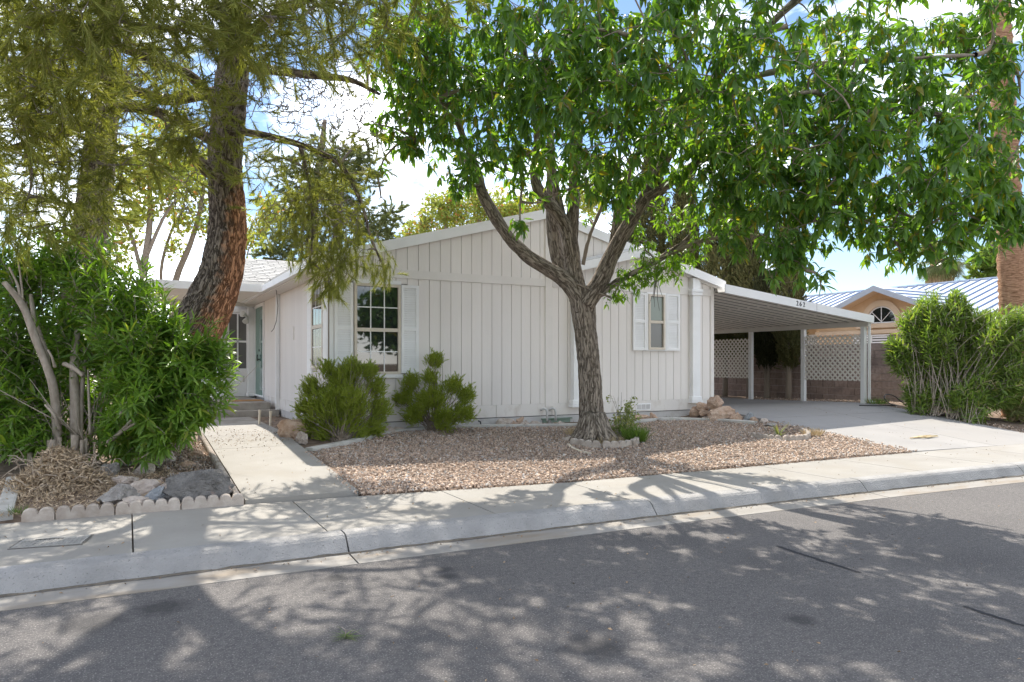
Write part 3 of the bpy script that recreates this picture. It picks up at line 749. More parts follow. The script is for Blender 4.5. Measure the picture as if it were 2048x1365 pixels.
MB().box(9.43, 9.86, Y0-.055, Y0-.0265, 1.845, 1.87).build("window_sill", M['white'], house)
shutter(9.04, 9.38, 1.85, 3.035, Y0-.027, 15)
shutter(9.91, 10.27, 1.85, 3.04, Y0-.027, 15)
# crawl-space vent and plumbing on the front
vt = MB().box(9.14, 9.51, Y0-.026, Y0-.0165, .63, .765).build("vent", M['white'], house)
for i in range(3):
    MB().box(9.157+.117*i, 9.257+.117*i, Y0-.031, Y0-.0265, .65, .745).build("grille", M['skirt'], vt)
for i, x in enumerate((6.93, 7.12)):
    MB().tube([(x-.06, Y0-.03, .70), (x-.02, Y0-.07, .735), (x+.03, Y0-.09, .72), (x+.05, Y0-.09, .66), (x+.05, Y0-.09, .50)], .022, 8).build("pipe", M['pipe'], house, smooth=True)
MB().tube([(5.58, Y0-.02, .55), (5.58, Y0-.10, .54), (5.58, Y0-.12, .48)], .012, 6).build("tap", M['black'], house)
# side window next to the corner
sw = MB().box(XL-.012, XL+.02, 12.12, 12.84, 1.55, 2.88).build("window", M['glass'], house)
f = MB(); t = .05
for q in ((12.07, 12.12, 1.5, 2.93), (12.84, 12.89, 1.5, 2.93), (12.12, 12.84, 2.88, 2.93), (12.12, 12.84, 1.5, 1.55), (12.12, 12.84, 2.19, 2.25)): f.box(XL-.035, XL+.025, q[0], q[1], q[2], q[3])
f.build("frame", M['vinyl'], sw)
for i in range(3):
    a = 12.12 + .24*i
    for z0, z1, mm in ((2.25, 2.56, M['glass']), (2.56, 2.88, M['glass']), (1.55, 1.87, M['screen']), (1.87, 2.19, M['screen'])):
        MB().box(XL-.02, XL-.0125, a+.008, a+.232, z0+.008, z1-.008).build("pane", mm, sw)
for q in ((12.352, 12.368, 1.55, 2.88), (12.592, 12.608, 1.55, 2.88)): MB().box(XL-.022, XL-.013, q[0], q[1], q[2], q[3]).build("muntin", M['white'], sw)
for z in (1.87, 2.56): MB().box(XL-.0215, XL-.0135, 12.12, 12.84, z-.008, z+.008).build("muntin", M['white'], sw)
MB().box(XL-.028, XL-.001, 11.72, 12.065, 1.40, 2.93).build("shutter", M['white'], house)
sh = MB().box(XL-.028, XL-.001, 12.895, 13.25, 1.40, 2.93).build("shutter", M['white'], house)
for i in range(26):
    MB().box(XL-.036, XL-.0285, 12.94, 13.20, 1.47+.053*i, 1.505+.053*i).build("slat", M['white'], sh)
MB().box(XL-.034, XL-.001, 11.72, 13.25, 2.935, 2.995).build("window_head", M['white'], house)
MB().box(XL-.014, XL+.004, 14.52, 14.56, 2.05, 2.32).build("wall_bracket", M['trim'], house)
# front door on the porch
dr = MB().box(XL-.004, XL+.03, 18.10, 19.30, .80, 2.98).build("door", M['door'], house)
MB().box(XL-.016, XL-.0045, 18.16, 18.62, .92, 2.90).build("storm_glass", glass("teal_glass", (.10,.20,.175), .08), dr)
MB().tube([(XL-.05, 18.72, 1.80), (XL-.06, 18.72, 1.72), (XL-.05, 18.72, 1.64)], .014, 6).build("handle", M['black'], dr)
MB().box(XL-.05, XL-.003, 18.66, 18.74, 1.66, 1.70).build("handle", M['black'], dr)
MB().box(XL-.03, XL-.003, 18.67, 18.71, 1.88, 1.93).build("deadbolt", M['black'], dr)
for q in ((18.02, 18.098, .76, 3.06), (19.302, 19.38, .76, 3.06), (18.098, 19.302, 2.982, 3.06), (18.098, 19.302, .76, .798)): MB().box(XL-.03, XL+.02, q[0], q[1], q[2], q[3]).build("door_casing", M['white'], house)
# bay beyond the door: its front faces the street
BX, BY = 2.12, 19.62
MB().box(BX, XL+.03, BY, 24, .3, 3.75).build("bay_wall", M['white'], house)
bw = MB().box(2.30, 2.72, BY-.012, BY-.001, 1.45, 2.85).build("window", M['screen'], house)
f = MB()
for q in ((2.26,2.30,1.41,2.89),(2.72,2.76,1.41,2.89),(2.30,2.72,2.85,2.89),(2.30,2.72,1.41,1.45),(2.30,2.72,2.12,2.17),(2.49,2.525,1.45,2.85)): f.box(q[0], q[1], BY-.04, BY-.0015, q[2], q[3])
f.build("frame", M['white'], bw)
for q in ((2.305,2.485,2.175,2.845),(2.53,2.715,2.175,2.845),(2.305,2.485,1.455,2.115),(2.53,2.715,1.455,2.115)): MB().box(q[0], q[1], BY-.02, BY-.0125, q[2], q[3]).build("pane", M['screen'], bw)
MB().box(2.20, 2.82, BY-.05, BY-.0015, 1.33, 1.405).build("window_sill", M['white'], house)
MB().box(2.20, 2.82, BY-.05, BY-.0015, 2.895, 2.99).build("window_head", M['white'], house)
MB().box(2.63, 2.675, BY-.02, BY-.001, 1.10, 1.26).build("outlet_box", M['skirt'], house)
for x0, x1, y0, y1 in ((BX-.10, BX+.06, BY-.15, BY-.001), (XL-.17, XL-.031, 19.40, 19.56)):
    MB().box(x0, x1, y0, y1, .84, 3.02).build("pilaster", M['white'], house, bevel=.006)
    MB().box(x0-.03, x1+.03 if x0 < 2.2 else x1, y0-.03, y1, .735, .838).build("pilaster_base", M['white'], house, bevel=.008)
    MB().box(x0-.03, x1+.03 if x0 < 2.2 else x1, y0-.03, y1, 3.022, 3.12).build("pilaster_cap", M['white'], house, bevel=.008)
# double flood lamp by the door
lp = MB().box(2.68, 2.78, 19.36, 19.42, 2.72, 2.84).build("flood_lamp", M['white'], house)
for dx, dz_ in ((-.13, .06), (-.05, -.14)):
    c = Vector((2.70, 19.33, 2.78)); e = c + Vector((dx, -.12, dz_))
    MB().tube([c, c*.6+e*.4, e*.75+c*.25, e], [.02, .035, .07, .085], 12).build("lamp_head", M['white'], lp, smooth=False)
    d_ = (e - c).normalized(); MB().tube([e + d_*.001, e + d_*.012], [.078, .07], 12).build("lens", M['lens'], lp)
# cross gable above the entry: a shingled roof running in from the left
CG = thing("cross_gable_roof", None, None, (0,0,0)); bpy.data.objects.remove(CG)
RZ, RY, RX0 = 4.60, 21.8, 2.05
pit = .36
def cgz(y): return RZ - pit * abs(y - RY)
cgr = MB().hexa([(RX0, 19.25, cgz(19.25)-.1), (9.2, 19.25, cgz(19.25)-.1), (9.2, RY, RZ-.1), (RX0, RY, RZ-.1), (RX0, 19.25, cgz(19.25)-.015), (9.2, 19.25, cgz(19.25)-.015), (9.2, RY, RZ-.015), (RX0, RY, RZ-.015)])
cgr.hexa([(RX0, RY, RZ-.1), (9.2, RY, RZ-.1), (9.2, 24.3, cgz(24.3)-.1), (RX0, 24.3, cgz(24.3)-.1), (RX0, RY, RZ-.015), (9.2, RY, RZ-.015), (9.2, 24.3, cgz(24.3)-.015), (RX0, 24.3, cgz(24.3)-.015)])
cgr = cgr.build("cross_gable_roof", M['roof'], house)
shm = None; row = 0; y = 19.27
dn = Vector((0, 1, pit)).normalized()
while y < RY - .05:
    off = random.uniform(0, .3)
    x = RX0 - .02 + (off if row % 2 else 0) * .5
    while x < 5.0:
        w = .305
        if shm is None:
            sw_, L_ = w/2 - .009, .20
            shm = MB().hexa([(-sw_, 0, 0), (sw_, 0, 0), (sw_, L_, -.004), (-sw_, L_, -.004), (-sw_, 0, .016), (sw_, 0, .016), (sw_, L_, .004), (-sw_, L_, .004)]).mesh("shingle")
        zz = cgz(y)
        if zz > rake(max(2.6, x)) - .22:
            o = put("shingle", shm, M['shingle'], cgr, (x + w/2 - org(house).x, y - org(house).y, zz - .012 - org(house).z + random.uniform(0, .006)))
            o.rotation_euler = (math.atan(pit), 0, random.uniform(-.012, .012))
        x += w
    y += .17; row += 1
for ya, yb_ in ((19.2, RY), (24.4, RY)):
    MB().hexa([(RX0-.05, ya, cgz(ya)-.20), (RX0-.02, ya, cgz(ya)-.20), (RX0-.02, yb_, RZ-.20), (RX0-.05, yb_, RZ-.20), (RX0-.05, ya, cgz(ya)-.01), (RX0-.02, ya, cgz(ya)-.01), (RX0-.02, yb_, RZ-.01), (RX0-.05, yb_, RZ-.01)]).build("rake_fascia", M['white'], house)
MB().prism([(BX+.01, 19.65, 3.6), (BX+.01, RY, RZ-.13), (BX+.01, 24.0, 3.6)], (.1, 0, 0)).build("gable_wall", M['white'], house)
MB().tube([(2.50, 14.86, 3.27), (2.54, 14.95, 3.25), (2.62, 15.0, 3.20), (2.66, 15.02, 3.05), (2.69, 15.02, 2.75), (2.66, 15.0, 2.45), (2.60, 14.97, 2.28), (2.55, 14.95, 2.22)], .008, 5).build("cable", M['cable'], house, smooth=True)

# porch: cover, steps, mat
pc = thing("porch_cover", "flat white patio cover over the front door left of the leaning trunk", "porch roof", (1.6, 17.5, 3.1))
MB().box(.38, 2.62, 15.90, 15.95, 3.10, 3.26).build("fascia", M['white'], pc)
MB().box(.36, .40, 15.955, 19.3, 3.08, 3.26).build("fascia", M['white'], pc)
for i in range(9):
    y = 15.96 + .37 * i; MB().box(.41, 2.86, y, y + .36, 3.12, 3.15).build("roof_panel", M['panmetal'], pc)
MB().box(.41, 2.86, 19.05, 19.15, 3.02, 3.118).build("beam", M['beam'], pc)
for y in (16.05, 19.1): MB().box(.42, .52, y-.05, y+.05, .42, 3.118).build("post", M['white'], pc)
ps = thing("porch_steps", "two grey concrete steps and landing in front of the teal door", "steps", (1.7, 16.3, .4))
MB().box(.3, 2.75, 16.22, 19.6, .2, .735).build("landing", M['step'], ps, bevel=.012)
MB().box(.3, 2.88, 15.90, 16.215, .2, .588).build("step", M['step'], ps, bevel=.012)
m = MB().box(2.0, 2.72, 16.9, 17.42, .736, .752)
m.solo("door_mat", M['mat'], (2.36, 17.16, .736), "brown coir doormat lying on the concrete porch landing", "doormat")
for i, (q, lab) in enumerate((((2.100, 13.570, 0.450), "left one of two cut cream plastic pipes standing beside the walkway"), ((2.222, 13.165, 0.450), "right one of two cut cream plastic pipes standing beside the walkway"))):
    x, y, z = q
    m = MB().tube([(x, y, z-.1), (x+.004, y, z+.12), (x+.012, y, z+.25)], .020, 10)
    m.tube([(x+.012, y, z+.251), (x+.013, y, z+.295)], .026, 10)
    m.solo("plastic_pipe", M['pvc'], (x, y, z), lab, "pipe", "cut pipes beside the walkway", smooth=False)

# ================================================================== CARPORT
cp = thing("carport", "white metal carport on slim posts along the right side of the house", "carport", (13.7, 13.5, .58))
CX0, CX1, CYF, CYB = 11.2, 16.12, 11.25, 18.2
def cz(x): return 3.27 - .105 * (x - CX0)
MB().hexa([(CX0, CYF, cz(CX0)-.185), (CX1, CYF, cz(CX1)-.185), (CX1, CYF+.03, cz(CX1)-.185), (CX0, CYF+.03, cz(CX0)-.185), (CX0, CYF, cz(CX0)), (CX1, CYF, cz(CX1)), (CX1, CYF+.03, cz(CX1)), (CX0, CYF+.03, cz(CX0))]).build("fascia", M['metal'], cp)
MB().hexa([(CX1-.03, CYF+.031, cz(CX1)-.185), (CX1, CYF+.031, cz(CX1)-.185), (CX1, CYB, cz(CX1)-.185), (CX1-.03, CYB, cz(CX1)-.185), (CX1-.03, CYF+.031, cz(CX1)), (CX1, CYF+.031, cz(CX1)), (CX1, CYB, cz(CX1)), (CX1-.03, CYB, cz(CX1))]).build("fascia", M['metal'], cp)
MB().box(14.05, 14.056, CYF-.002, CYF+.001, cz(14.05)-.18, cz(14.05)-.002).build("fascia_seam", M['cable'], cp)
pan = None; w = .305; yy = CYF + .035; x1 = 16.05; xe0 = 11.26
while yy + w < CYB:
    if pan is None:
        pr = [(0, -.040), (.026, -.040), (.050, -.128), (.250, -.128), (.274, -.040), (.304, -.040), (.304, -.034), (.278, -.034), (.254, -.122), (.046, -.122), (.022, -.034), (0, -.034)]
        V = []
        for x in (xe0, 13.0, 14.6, x1):
            V += [(x - org(cp).x, p, cz(x) - .02 + z - org(cp).z) for p, z in pr]
        n = len(pr); F = [(i*n+j, i*n+(j+1) % n, (i+1)*n+(j+1) % n, (i+1)*n+j) for i in range(3) for j in range(n)]
        F += [(0,1,10,11), (1,2,9,10), (2,3,8,9), (3,4,7,8), (4,5,6,7)]
        pan = bpy.data.meshes.new("roof_panel"); pan.from_pydata(V, [], F); pan.update()
    put("roof_panel", pan, M['panmetal'], cp, (0, yy - org(cp).y, 0))
    MB().hexa([(xe0, yy-.010, cz(xe0)-.144), (x1, yy-.010, cz(x1)-.144), (x1, yy+.034, cz(x1)-.144), (xe0, yy+.034, cz(xe0)-.144), (xe0, yy-.010, cz(xe0)-.120), (x1, yy-.010, cz(x1)-.120), (x1, yy+.034, cz(x1)-.120), (xe0, yy+.034, cz(xe0)-.120)]).build("roof_seam_shade", M['cable'], cp)  # dark strip in each pan slot, painted in place of its shade
    yy += w
for x in (13.15, 14.75):
    MB().hexa([(x, CYF+.04, cz(x)-.150), (x+.05, CYF+.04, cz(x+.05)-.150), (x+.05, CYB, cz(x+.05)-.150), (x, CYB, cz(x)-.150), (x, CYF+.04, cz(x)-.140), (x+.05, CYF+.04, cz(x+.05)-.140), (x+.05, CYB, cz(x+.05)-.140), (x, CYB, cz(x)-.140)]).build("purlin", M['panmetal'], cp)
MB().box(15.95, 16.05, CYF+.04, CYB, 2.49, 2.615).build("beam", M['beam'], cp)
POSTS = [11.45, 13.23, 15.07, 16.9]
for y in POSTS:
    z0 = G(13, y)
    m = MB()
    for dx, dy_, a, c in ((0,0,.012,.05),(-.035,0,.012,.035),(.035,0,.012,.035),(0,-.045,.05,.006),(0,.045,.05,.006)):
        m.box(16.0+dx-a, 16.0+dx+a, y+dy_-c, y+dy_+c, z0-.02, 2.488)
    m.build("post", M['metal'], cp)
MB().tube([(16.09, 11.36, 2.55), (16.09, 11.36, .72), (16.10, 11.33, .64), (16.16, 11.25, .62)], .035, 8).build("downspout", M['metal'], cp)
lat_n = 0
for (ya, yb_) in ((11.52, 13.17), (15.13, 16.85)):
    z0, z1 = 1.15, 2.30
    lp_ = MB()
    lp_.box(15.985, 15.993, ya, ya+.012, z0, z1); lp_.box(15.985, 15.993, yb_-.012, yb_, z0, z1)
    root = lp_.build("lattice_panel", M['lattice'], cp)
    W, H, pitch, hw = yb_-ya, z1-z0, .145, .021
    for sgn in (1, -1):
        k = -H
        while k < W:
            a0, a1 = max(k, 0), min(k + H, W)
            if a1 - a0 > .03:
                if sgn == 1: p, q = (ya+a0, z0+a0-k), (ya+a1, z0+a1-k)
                else: p, q = (ya+a0, z1-(a0-k)), (ya+a1, z1-(a1-k))
                x = 15.978 if sgn == 1 else 15.992
                d = Vector((0, q[0]-p[0], q[1]-p[1])).normalized(); nn = Vector((0, -d.z, d.y)) * hw
                P_ = Vector((x, *p)); Q_ = Vector((x, *q))
                MB().prism([P_-nn, Q_-nn, Q_+nn, P_+nn], (.006, 0, 0)).build("slat", M['lattice'], root)
            k += pitch
# house number on the fascia
fc = bpy.data.curves.new("house_number", 'FONT'); 
def digit(ch, x):
    c = bpy.data.curves.new("digit", 'FONT'); c.body = ch; c.size = .155; c.extrude = .004; c.align_x = 'CENTER'; c.offset = -.001
    tmp = bpy.data.objects.new("tmp", c); COL.objects.link(tmp)
    dg = bpy.context.evaluated_depsgraph_get(); me = bpy.data.meshes.new_from_object(tmp.evaluated_get(dg)); me.name = "house_number"
    bpy.data.objects.remove(tmp)
    o = put("house_number", me, M['digit'], cp, (x - org(cp).x, CYF - .006 - org(cp).y, cz(x) - .142 - org(cp).z))
    o.rotation_euler = (math.radians(90), 0, 0)
bpy.data.curves.remove(fc)
for ch, x in (("2", 13.397), ("6", 13.504), ("2", 13.617)): digit(ch, x)

# ================================================================== BLOCK WALL
bwl = thing("block_wall", "brown concrete block wall behind the carport posts and lattice", "wall", (17.5, 15, .5))
WX, WY0, WY1 = 17.45, 11.75, 24.0
MB().box(WX+.012, WX+.19, WY0, WY1, .2, 2.085).build("mortar", M['mortar'], bwl)
blk = MB().box(-.006, .1, -.197, .197, -.0955, .0955).mesh("block"); blk.materials.append(M['cmu'])
hb = MB().box(-.006, .1, -.098, .098, -.0965, .0965).mesh("half_block"); hb.materials.append(M['cmu'])
zc = .58 + .1 - .2032
zc = .48
nblk = 0
for r in range(8):
    z = .50 + .2032 * r + .1
    y = WY0 + .2 + (.2032 if r % 2 else 0)
    if r % 2: put("block", hb, None, bwl, (WX - 17.5, WY0 + .1 - 15, z - .5))
    while y < 21.5:
        put("block", blk, None, bwl, (WX + random.uniform(-.002, .002) - 17.5, y - 15, z - .5)); y += .4064
MB().box(WX, WX+.2, 21.8, WY1, .4, 2.1).build("far_run", M['cmu'], bwl)
pl = MB().box(WX-.02, WX+.36, 11.36, 11.74, .3, 2.05); pl.build("pier_core", M['mortar'], bwl)
pb = MB().box(-.012, .39, -.20, .20, -.0965, .0965).mesh("block"); pb.materials.append(M['cmu'])
for r in range(9):
    put("block", pb, None, bwl, (WX - .02 - 17.5, 11.55 - 15, .50 + .2032*r + .1 - .5))

# ================================================================== NEIGHBOUR'S HOUSE
nb = thing("house", "tan stucco neighbouring house with a blue white metal roof and a half round window", "house", (24.0, 17, .6))
NX = 24.0
MB().box(NX, 32.2, 10.8, 30, .3, 3.25).build("wall", M['stucco'], nb)
MB().prism([(NX+.02, 10.82, 3.25), (28.1, 10.82, 4.6), (32.1, 10.82, 3.25)], (0, .2, 0)).build("gable_end_wall", M['stucco'], nb)
NRX, NRZ = 28.1, 4.72
def nz(x): return NRZ - .34 * abs(x - NRX)
MB().hexa([(23.4, 10.4, nz(23.4)-.1), (NRX, 10.4, NRZ-.1), (NRX, 30.4, NRZ-.1), (23.4, 30.4, nz(23.4)-.1), (23.4, 10.4, nz(23.4)-.03), (NRX, 10.4, NRZ-.03), (NRX, 30.4, NRZ-.03), (23.4, 30.4, nz(23.4)-.03)]).build("roof", M['bluemetal'], nb)
MB().hexa([(NRX, 10.4, NRZ-.1), (32.8, 10.4, nz(32.8)-.1), (32.8, 30.4, nz(32.8)-.1), (NRX, 30.4, NRZ-.1), (NRX, 10.4, NRZ-.03), (32.8, 10.4, nz(32.8)-.03), (32.8, 30.4, nz(32.8)-.03), (NRX, 30.4, NRZ-.03)]).build("roof", M['bluemetal'], nb)
rp = None; y = 10.4
ang = math.atan(.34)
while y < 30.3:
    if rp is None:
        Lp = 4.7 / math.cos(ang)
        rp = MB().box(0, Lp, .012, .395, 0, .012); 
        rp = rp.mesh("roof_panel"); rp.materials.append(M['bluemetal'])
        rs_ = MB().box(0, Lp, .365, .405, .0121, .055).mesh("roof_seam_shade"); rs_.materials.append(M['seam'])
    o = put("roof_panel", rp, None, nb, (23.4 - 24.0, y - 17, nz(23.4) - .03 + .002 - .6)); o.rotation_euler = (0, -ang, 0)
    o = put("roof_seam_shade", rs_, None, nb, (23.4 - 24.0, y - 17, nz(23.4) - .03 + .002 - .6)); o.rotation_euler = (0, -ang, 0); y += .405
MB().box(NRX-.1, NRX+.1, 10.4, 30.4, NRZ-.03, NRZ+.03).build("ridge_cap", M['bluemetal'], nb)
MB().box(23.36, 23.4, 10.4, 30.4, nz(23.4)-.20, nz(23.4)-.0).build("eave_fascia", M['bluemetal'], nb)
# side gable facing us, slightly proud of the wall
GX, GYC, GH = 23.28, 15.95, 4.26
gp = .40
MB().prism([(GX, GYC-2.7, 2.2), (GX, GYC+2.7, 2.2), (GX, GYC+2.7, GH-.06-gp*2.7), (GX, GYC, GH-.06), (GX, GYC-2.7, GH-.06-gp*2.7)], (.75, 0, 0)).build("gable_wall", M['stucco'], nb)
for sg in (-1, 1):
    gr_ = MB(); xr = NRX
    ye = GYC + sg*2.85; ze = GH - gp*2.85
    xend = NRX - (NRZ - GH)/.34
    xe_ = NRX - (NRZ - ze)/.34 
    gr_.add([(GX-.45, GYC, GH), (GX-.45, ye, ze), (max(xe_, GX), ye, ze), (xend, GYC, GH)] + [(GX-.45, GYC, GH-.05), (GX-.45, ye, ze-.05), (max(xe_, GX), ye, ze-.05), (xend, GYC, GH-.05)],
            [(0,1,2,3), (7,6,5,4), (0,4,5,1), (1,5,6,2), (2,6,7,3), (3,7,4,0)])
    go = gr_.build("gable_roof", M['bluemetal'], nb)
    for k in range(1, 7):
        f0 = k / 7.0; yq = GYC + sg*2.85*f0; zq = GH - gp*2.85*f0; xq = NRX - (NRZ - zq)/.34
        MB().box(GX-.44, max(xq, GX)-.02, yq-.012, yq+.012, zq-.02, zq+.035).build("seam", M['seam'], go)
    MB().hexa([(GX-.48, GYC, GH-.17), (GX-.451, GYC, GH-.17), (GX-.451, ye, ze-.17), (GX-.48, ye, ze-.17), (GX-.48, GYC, GH+.02), (GX-.451, GYC, GH+.02), (GX-.451, ye, ze+.02), (GX-.48, ye, ze+.02)]).build("rake_fascia", M['bluemetal'], nb)
    MB().hexa([(GX-.45, GYC, GH-.175), (GX, GYC, GH-.175), (GX, ye, ze-.175), (GX-.45, ye, ze-.175), (GX-.45, GYC, GH-.16), (GX, GYC, GH-.16), (GX, ye, ze-.16), (GX-.45, ye, ze-.16)]).build("soffit", M['stuccotrim'], nb)
# half-round window with radiating bars
AZ, AR = 3.02, .53
arc = [(GX-.02, GYC + AR*math.cos(a), AZ + AR*math.sin(a)) for a in [math.pi*i/20 for i in range(21)]]
aw = MB().prism(arc, (.03, 0, 0)).build("half_round_window", M['glass'], nb)
for a in (0, math.pi/4, math.pi/2, 3*math.pi/4):
    p0, p1 = (a, a + math.pi/4)
    seg = [(GX-.03, GYC + .03*math.cos((p0+p1)/2), AZ+.015 + .03*math.sin((p0+p1)/2))] + [(GX-.03, GYC + (AR-.03)*math.cos(t_), AZ+.01 + (AR-.03)*math.sin(t_)) for t_ in [p0 + .03 + (p1-p0-.06)*i/6 for i in range(7)]]
    MB().prism(seg, (.008, 0, 0)).build("pane", M['glass'], aw)
for a in (math.pi/4, math.pi/2, 3*math.pi/4):
    MB().tube([(GX-.035, GYC, AZ+.01), (GX-.035, GYC + AR*math.cos(a), AZ + AR*math.sin(a))], .014, 4).build("muntin", M['white'], aw)
MB().tube([(GX-.03, p[1], p[2]) for p in arc], .022, 5).build("frame", M['white'], aw)
MB().box(GX-.05, GX-.021, GYC-AR-.02, GYC+AR+.02, AZ-.035, AZ).build("frame", M['white'], aw)
ring = MB(); R0, R1 = AR + .03, AR + .24
pts_o = [(math.cos(math.pi*i/20), math.sin(math.pi*i/20)) for i in range(21)]
V = []
for c_, s_ in pts_o: V += [(GX-.07, GYC+R0*c_, AZ+R0*s_), (GX-.07, GYC+R1*c_, AZ+R1*s_), (GX-.001, GYC+R1*c_, AZ+R1*s_), (GX-.001, GYC+R0*c_, AZ+R0*s_)]
F = [(i*4+j, i*4+(j+1) % 4, (i+1)*4+(j+1) % 4, (i+1)*4+j) for i in range(20) for j in range(4)] + [(0,1,2,3), (83,82,81,80)]
ring.add(V, F).build("arch_trim", M['stuccotrim'], nb)
MB().box(GX-.10, GX-.001, GYC-.95, GYC+.95, AZ-.20, AZ-.045).build("arch_sill", M['stuccotrim'], nb)
MB().box(GX-.08, GX-.001, GYC-2.7, GYC+2.7, 2.62, 2.76).build("band_course", M['stuccotrim'], nb)
for y0, y1, z0, z1, mm in ((15.65, 17.0, 1.7, 2.54, M['white']), (14.1, 15.3, 1.7, 2.54, M['screen']), (18.9, 20.6, 1.6, 2.66, M['white'])):
    x_ = GX-.001 if y1 < 18 else NX-.001
    wnd = MB().box(x_-.02, x_, y0, y1, z0, z1).build("window", M['screen'], nb)
    f = MB()
    for q in ((y0-.05, y0, z0-.05, z1+.05), (y1, y1+.05, z0-.05, z1+.05), (y0, y1, z1, z1+.05), (y0, y1, z0-.05, z0), ((y0+y1)/2-.02, (y0+y1)/2+.02, z0, z1)): f.box(x_-.045, x_-.0005, q[0], q[1], q[2], q[3])
    f.build("frame", M['white'], wnd)
    if mm is M['white']:
        for i in range(9): MB().box(x_-.03, x_-.021, y0+.01, y1-.01, z0+.02+(z1-z0)/9*i, z0-.02+(z1-z0)/9*(i+1)).build("blind_slat", M['white'], wnd)
MB().box(NX-.35, NX-.15, 21.2, 21.45, .5, 3.0).build("porch_column", M['white'], nb)

# ================================================================== PLANT TOOLS
CAMF = np.array([math.sin(.49317), math.cos(.49317), 0.0]); CAMR = np.array([math.cos(.49317), -math.sin(.49317), 0.0])
def seen(p):
    """distance ahead of the camera and whether the point falls inside its view"""
    q = np.asarray(p) - np.array([0, 0, 1.6]); d = q @ CAMF; dd = np.maximum(d, .1)
    u_ = (q @ CAMR) / dd * 1432; v_ = q[..., 2] / dd * 1432
    return d, (d > .5) & (np.abs(u_) < 1000) & (v_ < 700) & (v_ > -620)
def unit(a): return a / np.maximum(np.linalg.norm(a, axis=-1, keepdims=True), 1e-9)
def frames(d, up=None, roll=None):
    """matrices whose x axis runs along d"""
    d = unit(np.asarray(d, float)); n = len(d)
    up = np.tile(np.array([0, 0, 1.0]), (n, 1)) if up is None else up
    up = np.where(np.abs((d * up).sum(1, keepdims=True)) > .98, np.array([[1.0, 0.1, 0]]), up)
    y = unit(np.cross(up, d)); z = np.cross(d, y)
    if roll is not None:
        c, s_ = np.cos(roll)[:, None], np.sin(roll)[:, None]; y, z = y*c + z*s_, z*c - y*s_
    return np.stack([d, y, z], -1)
def blade(w=.16, droop=.25, fold=.05, seg=3, shape=(.10, 1.0, .78, .06)):
    V = []; F = []
    for i in range(seg + 1):
        t = i / seg; ww = w * shape[i] if len(shape) > i else w * (1 - t)
        z = -droop * t * t; x = t * (1 - .25 * droop * t)
        V += [(x, -ww, z + fold * shape[i]), (x, 0, z), (x, ww, z + fold * shape[i])]
    for i in range(seg):
        a = i * 3; F += [(a, a+3, a+4, a+1), (a+1, a+4, a+5, a+2)]
    return np.array(V), np.array(F)
def batch(T, pos, Rm, scale):
    V, F = T; n = len(pos)
    W = np.einsum('nij,kj->nki', Rm, V) * np.asarray(scale)[:, None, None] + pos[:, None, :]
    Fo = (F[None] + (np.arange(n) * len(V))[:, None, None]).reshape(-1, F.shape[1])
    return W.reshape(-1, 3), Fo
def foliage(root, T, pos, Rm, scale, m, singles=0, name="foliage", leafname="leaf"):
    """the leaves that show largest are objects of their own, the rest one mesh"""
    pos, scale = np.asarray(pos), np.asarray(scale); o = np.array(org(root))
    if isinstance(T, list):
        kk = RNG.integers(0, len(T), len(pos))
        for j, t_ in enumerate(T): foliage(root, t_, pos[kk == j], Rm[kk == j], scale[kk == j], m, singles // len(T), name, leafname)
        return
    rest = np.ones(len(pos), bool)
    if singles:
        d, vis = seen(pos); score = np.where(vis & (d > 2.0), scale / np.maximum(d, .1), 0)
        top = np.argsort(-score)[:singles]; top = top[score[top] > 0]; rest[top] = False
        me = fast_mesh(leafname, *T); me.materials.append(m)
        for i in top:
            ob = bpy.data.objects.new(leafname, me); COL.objects.link(ob); ob.parent = root
            R4 = Matrix([[*(Rm[i][r] * scale[i]), pos[i][r] - o[r]] for r in range(3)] + [[0, 0, 0, 1]])
            ob.matrix_basis = R4
    V, F = batch(T, pos[rest], Rm[rest], scale[rest])
    return tag(put(name, fast_mesh(name, V - o, F), m, root), kind='stuff')
def cloud(blobs, n, power=2.0, shell=.45):
    """points inside a union of ellipsoids; each blob is (centre, radius) or (centre, (rx, ry, rz))"""
    c = np.array([b[0] for b in blobs], float)
    r = np.array([b[1] if isinstance(b[1], (tuple, list)) else (b[1],)*3 for b in blobs], float)
    w = r.mean(1) ** power; w /= w.sum(); k = RNG.choice(len(blobs), n, p=w)
    u_ = unit(RNG.normal(size=(n, 3))); rad = RNG.random(n) ** shell
    return c[k] + u_ * r[k] * rad[:, None], k
def bend(a, b, sag=.1, n=5, wob=.06):
    a, b = Vector(a), Vector(b); L_ = (b - a).length; out = []
    q = Vector((random.gauss(0, 1), random.gauss(0, 1), random.gauss(0, 1))) * wob * L_
    for i in range(n):
        t = i / (n - 1); out.append(a.lerp(b, t) + Vector((0, 0, sag * L_ * math.sin(math.pi * t))) + q * math.sin(math.pi * t))
    return out
def limb_mesh(mb, path, rad, n=10, sub=5):
    P = smooth_path([Vector(p) for p in path], sub); R = []
    for i in range(len(P)):
        f = i / sub; a = min(int(f), len(rad) - 1); b = min(a + 1, len(rad) - 1); R.append(rad[a] + (rad[b] - rad[a]) * (f - int(f)))
    mb.tube(P, R, n); return P, R
